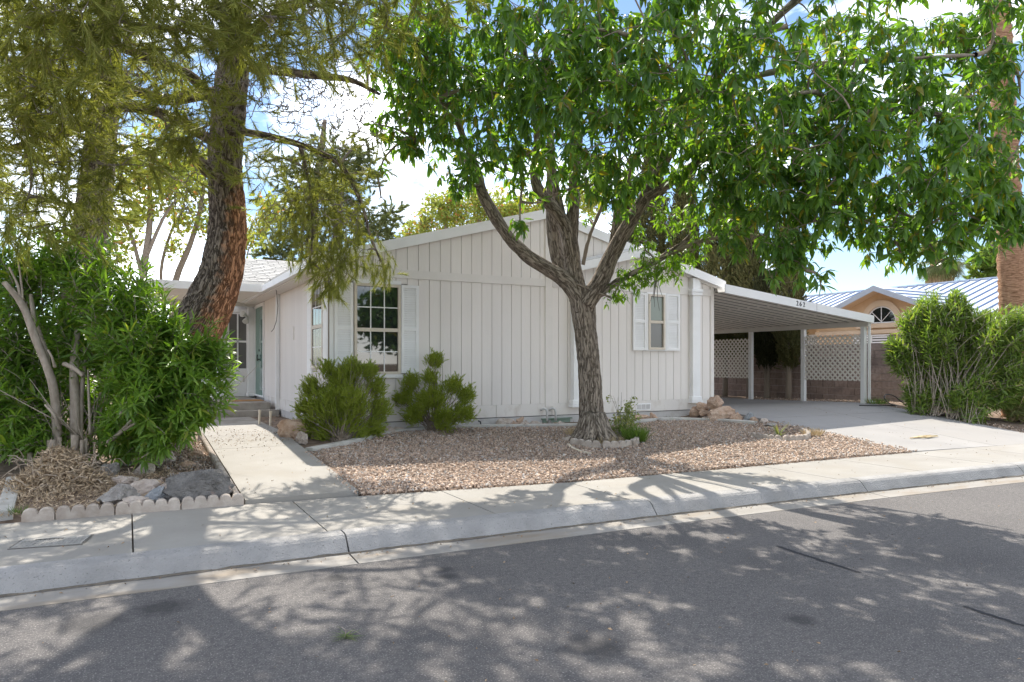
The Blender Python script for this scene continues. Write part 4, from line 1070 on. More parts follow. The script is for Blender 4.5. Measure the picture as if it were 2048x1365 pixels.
def roughen(me, o, amp, fx, fz, lump=0.0):
    """bark ridges and swellings pressed into a trunk mesh along its normals"""
    me.update(); 
    nr = [v.normal.copy() for v in me.vertices]; bk = me.attributes.get('bark')
    for v, nn in zip(me.vertices, nr):
        p = Vector(bk.data[v.index].vector) if bk and bk.data[v.index].vector.length_squared > 0 else v.co + o
        h = mn.ridged_multi_fractal((p.x*fx, p.y*fx, p.z*fz), 1.0, 2.0, 4, 1.0, 2.0) - 1.0
        l = mn.noise((p.x*2.2, p.y*2.2, p.z*1.6))
        v.co += nn * (amp * h + lump * l)
    me.update()
class Skeleton:
    """thin branches that join every leaf cluster to the nearest limb"""
    def __init__(s, pts): s.p = [np.array(q) for q in pts]; s.mb = MB()
    def near(s, q):
        A = np.array(s.p); d = np.linalg.norm(A - q, axis=1) + .35 * np.maximum(A[:, 2] - q[2], 0); return s.p[int(d.argmin())]
    def branch(s, q, r0, r1, n=6, sides=5, sag=.08, wob=.07):
        a = s.near(np.array(q)); P = bend(a, q, sag, n, wob)
        s.mb.tube(P, [r0 + (r1 - r0) * i / (n - 1) for i in range(n)], sides, cap=False); s.p += [np.array(x) for x in P[1:]]
def lit(p, zones):
    """does a leaf at p throw its shadow into one of the open sunlit patches?"""
    k = (p[:, 2] - .22) / SD.z; x = p[:, 0] - SD.x * k; y = p[:, 1] - SD.y * k
    b = np.zeros(len(p), bool)
    for x0, x1, y0, y1 in zones: b |= (x > x0) & (x < x1) & (y > y0) & (y < y1)
    return b
SUNNY = [(2.3, 5.6, 7.75, 9.1), (2.3, 3.4, 7.0, 8), (1.0, 2.3, 8.5, 13.8), (6.4, 17, 6.6, 9.2), (8.6, 17, 5.0, 6.7), (1.9, 3.6, 6.9, 8.0), (9.5, 17, 4.4, 5.6)]

# ================================================================== FRONT TREE
ft = thing("broadleaf_tree", "grey barked tree with drooping glossy leaves in the gravel before the house", "tree", (6.646, 9.594, 0.319))
limbs = [
 ([(6.884, 9.923, 0.140), (6.862, 9.935, 0.408), (6.840, 9.947, 0.978), (6.810, 9.963, 1.565), (6.766, 9.987, 2.151), (6.729, 10.007, 2.570), (6.714, 10.015, 2.864)], [.30,.225,.195,.178,.185,.212,.20], 64),
 ([(6.657, 9.989, 2.650), (6.446, 10.045, 2.928), (6.138, 10.097, 3.123), (5.762, 10.186, 3.347), (5.427, 10.252, 3.656), (5.168, 10.278, 4.016), (5.005, 10.309, 4.325), (4.927, 10.294, 4.592), (4.801, 10.249, 4.818), (4.579, 10.141, 5.133), (4.256, 9.974, 5.641), (3.810, 9.759, 6.072), (3.356, 9.549, 6.389)], [.17,.16,.14,.125,.115,.11,.10,.08,.07,.06,.05,.04,.03], 14),
 ([(4.948, 10.283, 4.417), (4.773, 10.320, 4.357), (4.592, 10.361, 4.392)], [.07,.06,.05], 10),
 ([(4.962, 10.275, 4.512), (4.752, 10.275, 4.763), (4.551, 10.326, 4.945)], [.06,.05,.04], 10),
 ([(6.670, 10.038, 2.654), (6.582, 10.086, 3.157), (6.532, 10.056, 3.484), (6.424, 10.057, 3.850), (6.174, 10.078, 4.161), (5.942, 10.089, 4.384), (5.820, 10.041, 4.660), (5.704, 9.763, 5.118), (5.253, 9.211, 5.640), (4.736, 8.580, 6.156)], [.19,.17,.155,.14,.12,.11,.09,.07,.06,.05], 14),
 ([(6.525, 10.060, 3.651), (6.527, 10.002, 4.141), (6.501, 9.902, 4.697), (6.412, 9.723, 5.292), (6.184, 9.391, 5.869), (5.840, 8.895, 6.528), (5.448, 8.425, 7.087)], [.13,.12,.115,.11,.09,.07,.05], 14),
 ([(6.380, 10.081, 3.975), (6.307, 10.120, 4.307), (6.182, 10.074, 4.738), (6.005, 9.942, 5.130)], [.09,.08,.07,.05], 12),
 ([(6.721, 10.238, 2.927), (6.534, 10.452, 3.368), (6.485, 10.535, 3.849), (6.481, 10.594, 4.335), (6.473, 10.599, 4.854), (6.450, 10.611, 5.720)], [.16,.15,.14,.125,.11,.06], 14),
 ([(6.717, 9.900, 2.562), (6.893, 9.748, 2.931), (6.964, 9.540, 3.322), (7.008, 9.289, 3.654), (7.073, 9.027, 3.974), (7.112, 8.779, 4.242), (7.131, 8.542, 4.499), (7.178, 8.289, 4.819), (7.201, 7.937, 5.164), (7.242, 7.574, 5.485), (7.328, 7.187, 5.780), (7.549, 6.614, 6.167), (7.671, 6.095, 6.413)], [.18,.17,.15,.135,.125,.115,.10,.085,.075,.065,.06,.05,.04], 14),
 ([(7.098, 8.786, 4.187), (7.245, 8.367, 4.344), (7.329, 7.868, 4.533), (7.385, 7.383, 4.678), (7.513, 6.747, 4.743), (7.671, 6.095, 4.653), (7.965, 5.483, 4.638), (8.300, 4.962, 4.474)], [.10,.085,.075,.065,.055,.05,.04,.03], 12),
 ([(6.994, 9.581, 3.289), (7.096, 9.582, 3.873), (7.154, 9.551, 4.285), (7.252, 9.385, 4.752), (7.332, 9.001, 5.308), (7.346, 8.540, 5.793)], [.09,.085,.075,.06,.05,.035], 12),
 ([(6.893, 9.748, 2.724), (7.094, 9.470, 2.955), (7.326, 9.118, 3.132), (7.546, 8.773, 3.342), (7.720, 8.453, 3.598), (7.735, 8.217, 3.966), (7.672, 8.024, 4.259)], [.07,.06,.05,.05,.04,.03,.02], 9),
 ([(7.546, 8.773, 3.342), (7.815, 8.174, 3.486), (7.969, 7.524, 3.458), (7.991, 6.831, 3.214), (7.984, 6.267, 3.066)], [.035,.03,.025,.02,.012], 7),
 ([(6.673, 9.923, 3.227), (6.719, 9.785, 3.708), (6.842, 9.606, 4.180), (6.855, 9.485, 4.563)], [.035,.032,.026,.02], 7),
 ([(7.242, 7.574, 5.485), (7.318, 6.738, 5.380), (7.500, 5.959, 5.261), (7.883, 5.300, 5.154), (8.553, 4.713, 5.126)], [.05,.045,.04,.035,.02], 8),
 ([(7.385, 7.383, 4.678), (7.592, 6.818, 4.253), (7.841, 6.230, 3.886), (8.150, 5.610, 3.541), (8.494, 5.198, 3.256)], [.045,.04,.03,.025,.015], 8),
]
mb = MB(); skel_pts = []
for i, (P, R, n) in enumerate(limbs):
    if i == 0:
        Q, _ = limb_mesh(mb, P, R, n, 30)
    else:
        Q, _ = limb_mesh(mb, P, [r*.86 for r in R], n, 6)
        skel_pts += [tuple(q) for q in Q[len(Q)//3::2]]
# root flare
for a in range(7):
    an = a * .9 + .3; c = Vector((6.646, 9.594, 0.319)); dv = Vector((math.cos(an), math.sin(an), 0))
    mb.tube([c + dv*.10 + Vector((0,0,.45)), c + dv*.20 + Vector((0,0,.16)), c + dv*.30 + Vector((0,0,.04)), c + dv*.46 + Vector((0,0,-.08))], [.10,.11,.10,.05], 10)
me = mb.mesh("trunk", org(ft)); roughen(me, org(ft), .013, 20, 3.2, .014)
put("trunk", me, M['bark'], ft, smooth=True)
# canopy lobes
FB = [((4.082, 9.386, 6.093),1.0), ((3.758, 10.241, 6.621),.75), ((3.957, 10.134, 5.452),.85), ((3.624, 10.540, 6.023),.6), ((4.462, 8.500, 5.192),.95), ((4.473, 7.359, 5.538),1.0), ((4.950, 7.103, 4.578),.8), ((4.441, 6.468, 5.227),1.0),
 ((4.678, 9.065, 4.633),.45), ((4.613, 10.122, 4.590),.32), ((4.894, 8.722, 4.573),.4), ((5.146, 6.317, 5.040),1.0), ((5.634, 7.416, 4.271),.6), ((5.263, 7.389, 4.088),.4), ((6.075, 6.272, 5.212),1.05), ((7.047, 7.565, 4.853),.8), ((7.293, 7.433, 4.085),.7),
 ((6.425, 5.629, 4.537),1.0), ((7.533, 6.850, 3.784),.75), ((7.392, 6.017, 3.479),.75), ((7.470, 5.522, 4.978),.9), ((7.493, 5.282, 4.038),1.05), ((7.825, 5.785, 3.418),.65), ((6.819, 5.417, 3.979),.8),
 ((8.176, 5.369, 3.437),.7), ((8.348, 5.050, 4.274),.9), ((8.400, 5.022, 3.511),.65), ((9.233, 5.028, 4.155),.8), ((9.609, 5.053, 5.722),.75), ((9.515, 5.558, 5.577),.7), ((9.885, 4.905, 4.967),.8), ((8.296, 5.077, 2.983),.36), ((8.176, 5.369, 2.956),.3), ((9.233, 5.028, 3.356),.45),
 ((7.176, 6.134, 2.865),.35), ((7.066, 6.306, 2.630),.24), ((7.330, 5.824, 2.596),.2), ((7.202, 6.801, 3.213),.35), ((5.123, 9.281, 3.716),.2), ((5.416, 9.123, 3.975),.16), ((5.619, 8.560, 4.419),.5), ((5.286, 9.420, 4.434),.4), ((4.601, 9.561, 4.678),.42), ((6.032, 8.111, 4.154),.5), ((4.317, 10.622, 6.025),.6), ((6.116, 7.612, 5.058),.7), ((9.530, 4.868, 3.479),.42), ((9.639, 4.810, 3.111),.25), ((7.087, 6.863, 4.461),.6), ((5.602, 8.796, 5.637),.8), ((4.482, 10.306, 4.422),.22),
 ((3.359, 10.456, 4.472),.13), ((3.372, 10.449, 4.095),.13), ((3.388, 10.667, 5.255),.2), ((3.824, 10.206, 4.924),.3),
 ((4.065, 8.600, 7.211),1.1), ((4.579, 7.302, 6.800),1.2), ((5.375, 6.420, 6.615),1.2), ((6.485, 5.824, 6.443),1.2), ((7.728, 5.383, 6.444),1.2), ((9.179, 5.057, 6.798),1.2), ((10.771, 4.428, 5.784),1.2), ((11.423, 4.532, 4.198),1.1),
 ((5.389, 7.094, 8.641),1.5), ((7.284, 6.076, 8.641),1.5), ((4.587, 8.888, 9.113),1.3), ((9.596, 5.287, 8.833),1.4)]
FBn = [((7.149, 9.213, 2.931),.30), ((7.338, 8.885, 3.066),.34), ((7.548, 8.658, 3.171),.30), ((7.022, 9.509, 2.710),.18), ((7.326, 9.118, 3.413),.25), ((7.681, 8.246, 3.319),.25), ((7.681, 8.246, 3.775),.35), ((7.336, 9.454, 3.873),.3), ((7.410, 8.732, 3.914),.35), ((6.283, 10.019, 2.966),.06), ((6.833, 9.951, 3.995),.15)]
sk = Skeleton(skel_pts)
for c, r in sorted(FB + FBn, key=lambda b: np.linalg.norm(sk.near(np.array(b[0])) - np.array(b[0]))):
    sk.branch(c, .034 if r > .6 else .02, .012, 7, 6, .05, .08)
    for _ in range(int(3 + r * 5)):
        u_ = Vector((random.gauss(0,1), random.gauss(0,1), random.gauss(0,1))).normalized() * r * random.uniform(.4, .85)
        sk.branch(tuple(Vector(c) + u_), .013, .006, 5, 4, .06, .09)
def whorls(P, per, lo, hi, down):
    """each cluster is a rosette of leaves that hang from a shoot tip"""
    n = len(P); k = np.repeat(np.arange(n), per); N = len(k)
    az = np.tile(np.arange(per) * 2.399, n) + np.repeat(RNG.random(n) * 6.28, per) + RNG.normal(0, .25, N)
    el = RNG.uniform(-down, .15, N)
    d = np.stack([np.cos(az)*np.cos(el), np.sin(az)*np.cos(el), np.sin(el)], 1)
    off = np.stack([np.zeros(N), np.zeros(N), RNG.uniform(-.06, .05, N)], 1)
    return P[k] + d * .012 + off, frames(d, None, RNG.normal(0, .45, N)), RNG.uniform(lo, hi, N)
P, k = cloud(FB, 8200, 2.0, .42)
d_, vis_ = seen(P); P = P[(d_ > 4.6) & ~(lit(P, SUNNY) & (RNG.random(len(P)) < .985))]
k_ = P[:, 2] / SD.z; gx, gy = P[:, 0] - SD.x * k_, P[:, 1] - SD.y * k_
gap = np.array([mn.noise((x * 1.5, y * 1.9, 4.2)) + .5 * mn.noise((x * 3.6, y * 4.2, 9.1)) > (-.06 if x > 3.5 else .06) for x, y in zip(gx, gy)]) & (gy < 6.2)
P = P[~(gap & (RNG.random(len(P)) < np.where(seen(P)[1], .50, .98)))]
for q in P[RNG.permutation(len(P))]: sk.branch(tuple(q), .006, .0035, 4, 3, .04, .08)
TL = [blade(.155, .38, .05), blade(.135, .70, .08), blade(.17, .12, .03), blade(.12, .55, -.04)]
a = whorls(P, 11, .085, .205, 1.25)
foliage(ft, TL, *a, M['leaf'], 300)
P, k = cloud(FBn, 210, 2.0, .45)
for q in P: sk.branch(tuple(q), .006, .0035, 4, 3, .04, .08)
foliage(ft, TL, *whorls(P, 9, .07, .13, 1.1), M['leafnew'], 0, "young_foliage")
tag(put("branches", sk.mb.mesh("branches", org(ft)), M['twig'], ft, smooth=True), kind="stuff")
# the hanging dry twig in front of the small window
mb = MB()
for dx, L_ in ((0, .55), (.06, .6), (-.07, .5), (.10, .38), (-.02, .42)):
    a = Vector((7.351, 8.878, 3.027)); mb.tube([a, a + Vector((dx*.4, 0, -L_*.35)), a + Vector((dx*.8 + random.uniform(-.03,.03), .02, -L_*.7)), a + Vector((dx*1.6, .03, -L_))], [.007,.006,.005,.003], 4)
mb.build("dead_twig", M['cable'], ft)

# ================================================================== PINE TREES
def sprig(n=64, L_=.36, nl=.135, spread=.75, w=.0032):
    V, F = [], []
    for i in range(n):
        t = .3 + .7 * (i / n) ** .8; p = np.array([L_*t, 0, -.05*t*t])
        az = i * 2.4 + random.random(); sp = spread * random.uniform(.5, 1.2) * (1.15 - .6*t)
        d = np.array([math.cos(sp), math.sin(sp)*math.cos(az), math.sin(sp)*math.sin(az)]); d[2] -= .12; d /= np.linalg.norm(d)
        s_ = np.cross(d, [random.gauss(0,1), random.gauss(0,1), random.gauss(0,1)]); s_ /= np.linalg.norm(s_)
        l = nl * random.uniform(.7, 1.2); b = len(V)
        V += [p - s_*w, p + s_*w, p + d*l]; F.append((b, b+1, b+2))
    b = len(V)
    for q, r in ((np.array([0,0,0.]), .005), (np.array([L_,0,-.05]), .003)): V += [q + np.array([0,r,0]), q + np.array([0,-r*.5,r*.8]), q + np.array([0,-r*.5,-r*.8])]
    F += [(b, b+1, b+4), (b, b+4, b+3), (b+1, b+2, b+5), (b+1, b+5, b+4), (b+2, b, b+3), (b+2, b+3, b+5)]
    return np.array(V), np.array(F)
def needles(root, blobs, n, m, scale=(.8, 1.3), hang=.55, far=False, filt=None, skel=None, nm=42, w=.0040):
    P, k = cloud(blobs, n, 2.0, .45)
    if filt is not None: P = P[filt(P)]
    c = np.array([b[0] for b in blobs])
    if skel is not None:
        for q in P[RNG.permutation(len(P))][::2]: skel.branch(tuple(q), .007, .003, 4, 3, .03, .12)
    parts = 3; idx = np.arange(len(P)) % parts; Vs, Fs, b = [], [], 0
    for j in range(parts):
        Q = P[idx == j]; N = len(Q)
        az = RNG.random(N) * 6.283; el = RNG.normal(-hang, .5, N)
        d = np.stack([np.cos(az)*np.cos(el), np.sin(az)*np.cos(el), np.sin(el)], 1)
        V, F = batch(sprig(nm, w=w), Q, frames(d, None, RNG.random(N)*6.28), RNG.uniform(*scale, N)); Vs.append(V); Fs.append(F + b); b += len(V)
    return tag(put("foliage", fast_mesh("foliage", np.vstack(Vs) - np.array(org(root)), np.vstack(Fs)), m, root), kind='stuff')

pt = thing("pine_tree", "big leaning pine with rust red flaked bark left of the walkway", "tree", ((0.455, 12.543, 0.450)[0], 11.3, .38))
TP = [(0.289, 11.538, 0.347), (0.450, 11.508, 1.064), (0.689, 11.437, 1.715), (0.968, 11.343, 2.263), (1.180, 11.286, 2.779), (1.277, 11.234, 3.329), (1.283, 11.231, 3.916), (1.264, 11.241, 4.502), (1.296, 11.224, 5.089), (1.348, 11.196, 5.749), (1.406, 11.165, 6.482), (1.444, 11.144, 7.362), (1.456, 11.024, 8.469), (1.430, 10.925, 9.698)]
TR = [.52,.43,.385,.345,.305,.27,.245,.235,.225,.22,.205,.19,.15,.1]
mb = MB(); Q, R_ = limb_mesh(mb, TP, TR, 84, 16)
me = mb.mesh("trunk", org(pt)); roughen(me, org(pt), .024, 13, 3.6, .024)
att = me.attributes.new("rust", 'FLOAT', 'POINT')
vals = []
for v in me.vertices:
    p = v.co + org(pt); best = min(range(len(Q)), key=lambda i: (Q[i] - p).length_squared); r = p - Q[best]
    side = (r.x * .80 + r.y * -.45) / max(r.length, 1e-6)          # the right-hand, street-facing flank
    hgt = sm((p.z - .4) / 1.6) * (1 - sm((p.z - 3.6) / 1.2))
    vals.append(max(0, (side * .9 + .12)) * hgt)
att.data.foreach_set("value", vals)
put("trunk", me, M['pinetrunk'], pt, smooth=True)
mb = MB(); pp = []
PL = [([(1.252, 11.134, 4.329), (1.039, 11.021, 4.312), (0.857, 10.779, 4.405), (0.712, 10.516, 4.522), (0.547, 10.264, 4.495)], [.11,.10,.085,.06,.04]),
 ([(1.328, 11.093, 5.564), (0.878, 10.654, 5.267), (0.428, 10.215, 4.978), (-0.076, 9.804, 4.938), (-0.563, 9.385, 4.817), (-1.067, 8.974, 4.731)], [.09,.08,.07,.06,.05,.03]),
 ([(1.284, 11.117, 5.056), (0.801, 10.468, 5.393), (0.250, 9.970, 5.365), (-0.325, 9.484, 5.355), (-0.815, 9.066, 5.293)], [.08,.07,.06,.05,.03]),
 ([(1.264, 11.127, 4.692), (0.447, 10.659, 4.924), (-0.135, 10.290, 4.810), (-0.446, 10.003, 4.457), (-0.804, 9.741, 4.181), (-1.163, 9.594, 3.949)], [.08,.07,.065,.06,.055,.03]),
 ([(1.380, 11.065, 5.927), (1.792, 10.617, 5.773), (2.272, 10.245, 5.661), (2.741, 9.880, 5.551), (3.110, 9.681, 5.342)], [.08,.065,.055,.04,.02]),
 ([(1.354, 11.079, 5.854), (1.510, 10.087, 6.063), (1.747, 9.278, 6.036), (1.993, 8.465, 5.916), (2.390, 7.798, 5.766)], [.09,.08,.06,.05,.03]),
 ([(1.284, 11.117, 4.983), (1.667, 10.684, 4.847), (2.147, 10.312, 4.674), (2.644, 10.045, 4.392), (2.893, 9.912, 3.898), (3.032, 9.893, 3.413), (3.173, 9.875, 3.066)], [.06,.055,.045,.035,.025,.018,.01]),
 ([(2.147, 10.312, 4.674), (2.272, 10.245, 4.039), (2.314, 10.279, 3.484), (2.294, 10.347, 3.066)], [.03,.022,.016,.008]),
 ([(1.405, 11.052, 6.435), (0.937, 9.941, 6.263), (0.421, 8.856, 5.878), (-0.062, 7.980, 5.441)], [.09,.07,.05,.03]),
 ([(1.418, 11.045, 6.871), (1.767, 9.722, 6.758), (2.096, 8.410, 6.385), (2.819, 8.021, 6.444)], [.09,.07,.05,.03]),
 ([(1.444, 11.031, 7.961), (0.241, 9.634, 7.160), (-0.684, 8.541, 6.355)], [.08,.06,.03]), ([(1.444, 11.031, 8.324), (2.135, 9.070, 7.796), (2.923, 7.966, 7.500)], [.08,.06,.03])]
for P, R in PL:
    Q, _ = limb_mesh(mb, P, R, 9, 6); pp += [tuple(q) for q in Q[len(Q)//4:]]
me = mb.mesh("limbs", org(pt)); roughen(me, org(pt), .006, 16, 8, .006); put("limbs", me, M['pinebark'], pt, smooth=True)
PB = [((-0.897, 8.202, 4.809),.62), ((-0.406, 8.165, 4.855),.55), ((0.202, 8.065, 4.973),.6), ((-0.657, 8.754, 4.472),.55), ((-1.067, 8.974, 4.265),.5), ((-0.932, 9.356, 3.810),.55), ((-0.425, 9.538, 3.924),.5), ((-0.577, 9.619, 3.408),.42), ((-1.006, 9.623, 3.364),.45), ((-0.023, 9.776, 3.977),.4), ((-0.281, 9.687, 4.508),.35),
 ((0.410, 9.770, 4.585),.4), ((0.788, 9.567, 4.462),.45), ((0.572, 9.683, 5.077),.42), ((0.815, 8.644, 5.152),.5), ((1.148, 8.011, 5.293),.55), ((1.658, 7.964, 5.336),.6), ((2.303, 8.299, 5.682),.6), ((1.131, 10.064, 4.855),.35), ((1.546, 9.159, 5.446),.25), ((2.296, 9.211, 5.685),.3), ((2.986, 9.294, 5.929),.3),
 ((1.634, 10.475, 4.364),.3), ((2.126, 10.210, 4.364),.34), ((2.618, 9.946, 4.364),.34), ((1.880, 10.342, 4.713),.22), ((3.047, 9.942, 4.704),.26), ((2.396, 10.179, 3.898),.4), ((1.980, 10.515, 3.921),.3), ((0.253, 10.082, 4.213),.3), ((0.553, 10.374, 4.001),.22), ((1.667, 10.684, 3.636),.2),
 ((2.326, 10.330, 3.208),(.26,.3,.34)), ((2.733, 10.111, 3.066),(.3,.3,.34)), ((3.016, 9.959, 3.208),(.24,.25,.34)), ((3.220, 9.906, 3.002),(.2,.2,.22)), ((2.526, 10.279, 2.858),(.2,.2,.18)),
 ((-0.102, 7.775, 5.426),.9), ((-0.789, 7.917, 5.406),.9), ((0.754, 7.996, 5.764),.9), ((1.844, 8.318, 6.443),.9), ((2.886, 8.212, 6.559),.9), ((-0.462, 8.422, 6.657),1.2), ((0.897, 9.509, 8.027),1.3), ((2.412, 8.694, 8.027),1.2), ((-1.612, 8.813, 4.855),.9), ((-1.890, 9.644, 4.072),.8)]
skp = Skeleton(pp)
for c, r in sorted(PB, key=lambda b: np.linalg.norm(skp.near(np.array(b[0])) - np.array(b[0]))): skp.branch(c, .022, .008, 6, 5, .03, .1)
clear = lambda P: ~(lit(P, SUNNY[:3]) & (RNG.random(len(P)) < .97)) & (seen(P)[0] > 4.2)
needles(pt, PB, 3500, M['needle'], (.75, 1.35), .5, filt=clear, skel=skp)
HB = [((2.147, 10.312, 3.404),(.25,.2,.3)), ((2.420, 10.279, 3.208),(.28,.25,.38)), ((2.733, 10.111, 3.208),(.3,.25,.4)), ((3.016, 9.959, 3.351),(.26,.25,.35)), ((3.239, 9.896, 3.037),(.2,.18,.24)), ((2.558, 10.262, 2.858),(.22,.2,.2)), ((2.023, 10.379, 3.757),(.22,.2,.3)), ((2.733, 10.111, 3.707),(.35,.25,.3)), ((2.272, 10.245, 3.898),(.3,.25,.3))]
needles(pt, HB, 330, M['needle'], (.5, .95), 1.05, skel=skp)
# bare dead twigs hang between the tufts
DB = [((2.420, 10.279, 5.345),.75), ((1.918, 10.549, 5.488),.6), ((2.950, 10.108, 5.166),.5), ((0.250, 9.970, 5.179),.6), ((-0.281, 9.687, 5.154),.6), ((0.428, 10.215, 4.785),.45), ((-0.393, 9.975, 4.578),.5), ((1.240, 10.459, 5.335),.5), ((2.395, 9.611, 5.795),.5), ((2.644, 10.045, 3.757),.4), ((1.955, 10.756, 3.821),.3), ((0.878, 10.654, 4.309),.3), ((0.697, 10.751, 3.830),.3)]
P, k = cloud(DB, 1900, 2.0, .4)
for q in P[RNG.permutation(len(P))]: skp.branch(tuple(q), .0085, .004, 5, 3, -.10, .16)
tag(put("dry_twigs", skp.mb.mesh("dry_twigs", org(pt)), M['pinetwig'], pt), kind="stuff")

def simple_tree(name, label, base, trunk, tr, blobs, leaves, group=None, bark='twig', sides=8, twigs=True):
    t = thing(name, label, "tree", base, group)
    mb = MB(); pts_ = []
    for P, R in zip(trunk, tr):
        Q, _ = limb_mesh(mb, P, R, sides, 4); pts_ += [tuple(q) for q in Q[len(Q)//3:]]
    sk_ = Skeleton(pts_)
    for c, r in blobs:
        rr = r if not isinstance(r, tuple) else sum(r)/3
        sk_.branch(c, .05 if rr > .8 else .03, .012, 5, 5, .05, .08)
        if twigs:
            for _ in range(int(6 * min(rr, 1.5) + 3)):
                u_ = Vector((random.gauss(0,1), random.gauss(0,1), random.gauss(0,1))).normalized() * rr * random.uniform(.4, 1)
                sk_.branch(tuple(Vector(c) + u_), .014, .006, 4, 3, .05, .1)
    put("trunk", mb.mesh("trunk", org(t)), M[bark], t, smooth=True)
    tag(put("branches", sk_.mb.mesh("branches", org(t)), M['twig'], t), kind="stuff")
    leaves(t, blobs); return t
def clump(n=14, r=.22, l=.10, w=.3):
    V, F = [], []
    B = blade(w, .2, .03, 2, (.15, 1, .06))
    for i in range(n):
        p = unit(RNG.normal(size=3)) * r * random.random() ** .5; d = unit(RNG.normal(size=3) + np.array([0,0,-.35]))
        R_ = frames(d[None], None, np.array([random.random()*6.28]))[0]; b = len(V)
        V += list((B[0] @ R_.T) * l * random.uniform(.7, 1.3) + p); F += [tuple(f + b) for f in B[1]]
    return np.array(V), np.array(F)
def leafy(n, m, l=.10, scale=(.8, 1.3), cn=14, r=.24, shell=.45):
    def go(t, blobs):
        P, k = cloud(blobs, n, 2.0, shell); N = len(P)
        V, F = batch(clump(cn, r, l), P, rotmats(N), RNG.uniform(*scale, N))
        tag(put("foliage", fast_mesh("foliage", V - np.array(org(t)), F), M[m], t), kind='stuff')
    return go
def piny(n, m='needlefar', scale=(.8, 1.3), nm=40, w=.008, hang=-.1):
    return lambda t, blobs: needles(t, blobs, n, M[m], scale, hang, nm=nm, w=w)

simple_tree("pine_tree", "second grey pine trunk standing behind the oleander at the far left", (-0.847, 15.441, 0.916),
  [[(-0.928, 15.485, 0.916), (-0.725, 15.376, 3.128), (-0.563, 15.288, 4.327), (-0.441, 15.223, 5.525), (-0.315, 14.928, 6.827), (-0.231, 14.656, 8.624)]], [[.34,.32,.30,.27,.22,.15]],
  [((-0.421, 14.531, 6.402),.7), ((-1.254, 14.751, 5.720),.8), ((0.196, 13.972, 7.192),.8), ((-1.482, 14.874, 6.846),.9), ((-0.796, 14.505, 7.712),.9), ((-1.635, 14.956, 4.594),.6), ((-0.192, 14.635, 4.512),.35)], piny(650, 'needle', (1.0, 1.6), 48, .006, .3), bark='pinebark', sides=18)
simple_tree("deciduous_tree", "thin yellowing tree with several bare stems behind the porch cover", (0.646, 25.764, 2.978),
  [[(0.405, 25.894, 2.978), (0.476, 25.856, 4.584), (0.646, 25.764, 6.190), (0.618, 25.780, 7.957), (0.646, 25.764, 9.403)], [(0.448, 25.871, 4.263), (0.108, 26.053, 5.709), (-0.316, 26.281, 6.512), (-0.557, 26.411, 7.154)], [(0.504, 25.840, 4.905), (1.000, 25.574, 6.190), (1.382, 25.369, 6.833)]], [[.12,.11,.09,.06,.03], [.07,.06,.04,.02], [.07,.05,.03]],
  [((-0.062, 26.145, 6.030),.75), ((-0.415, 26.335, 5.227),.55), ((0.646, 25.764, 7.154),1.0), ((0.080, 26.069, 7.957),.9), ((1.283, 25.422, 7.475),.8), ((1.070, 25.536, 8.600),1.0), ((-0.769, 26.525, 6.190),.5), ((-0.344, 26.297, 4.584),.4), ((0.787, 25.688, 4.504),.2)], leafy(430, 'yellowleaf', .14))
simple_tree("deciduous_tree", "sparse tree with brown tinged leaves leaning right behind the pine trunk", (1.471, 27.592, 3.098),
  [[(1.163, 27.757, 3.098), (1.040, 27.823, 4.756), (1.317, 27.674, 6.066), (1.625, 27.509, 6.764), (1.855, 27.385, 7.637)], [(1.394, 27.633, 3.098), (1.502, 27.575, 4.495), (1.932, 27.344, 5.717), (2.240, 27.178, 6.939), (2.424, 27.079, 8.335)]], [[.07,.06,.05,.035,.02], [.12,.11,.09,.07,.04]],
  [((1.702, 27.468, 6.502),.45), ((2.163, 27.220, 7.637),.8), ((2.547, 27.013, 6.415),.6), ((1.625, 27.509, 8.510),.8), ((2.701, 26.930, 8.684),.8), ((3.778, 26.352, 6.066),.6), ((3.701, 26.393, 4.844),.4), ((4.393, 26.021, 6.939),.6), ((1.471, 27.592, 5.542),.3)], leafy(300, 'yellowleaf', .14))
simple_tree("pine_tree", "grey green pine rising behind the left side of the house roof", (6.840, 30.382, 3.397),
  [[(6.784, 30.412, 3.397), (6.821, 30.392, 5.911), (6.858, 30.372, 8.006), (7.117, 30.234, 10.101), (7.301, 30.134, 11.777)], [(7.670, 29.936, 3.397), (7.707, 29.916, 5.911), (7.818, 29.857, 8.006), (8.039, 29.738, 9.892)]], [[.28,.26,.22,.14,.08], [.22,.2,.16,.1]],
  [((5.640, 31.027, 6.749),1.0), ((6.563, 30.531, 7.797),1.2), ((7.855, 29.837, 8.425),1.4), ((8.962, 29.242, 7.378),1.1), ((6.378, 30.630, 9.473),1.1), ((7.855, 29.837, 10.101),1.2), ((9.515, 28.944, 6.959),.7), ((7.117, 30.234, 6.121),1.1), ((5.825, 30.928, 5.597),.8), ((8.593, 29.440, 5.911),1.0), ((5.271, 31.225, 5.911),.6), ((9.885, 28.746, 7.797),.45), ((8.777, 29.341, 9.682),.9)], piny(1500, 'needlefar', (1.1, 2.0), 44, .011), bark='pinebark')
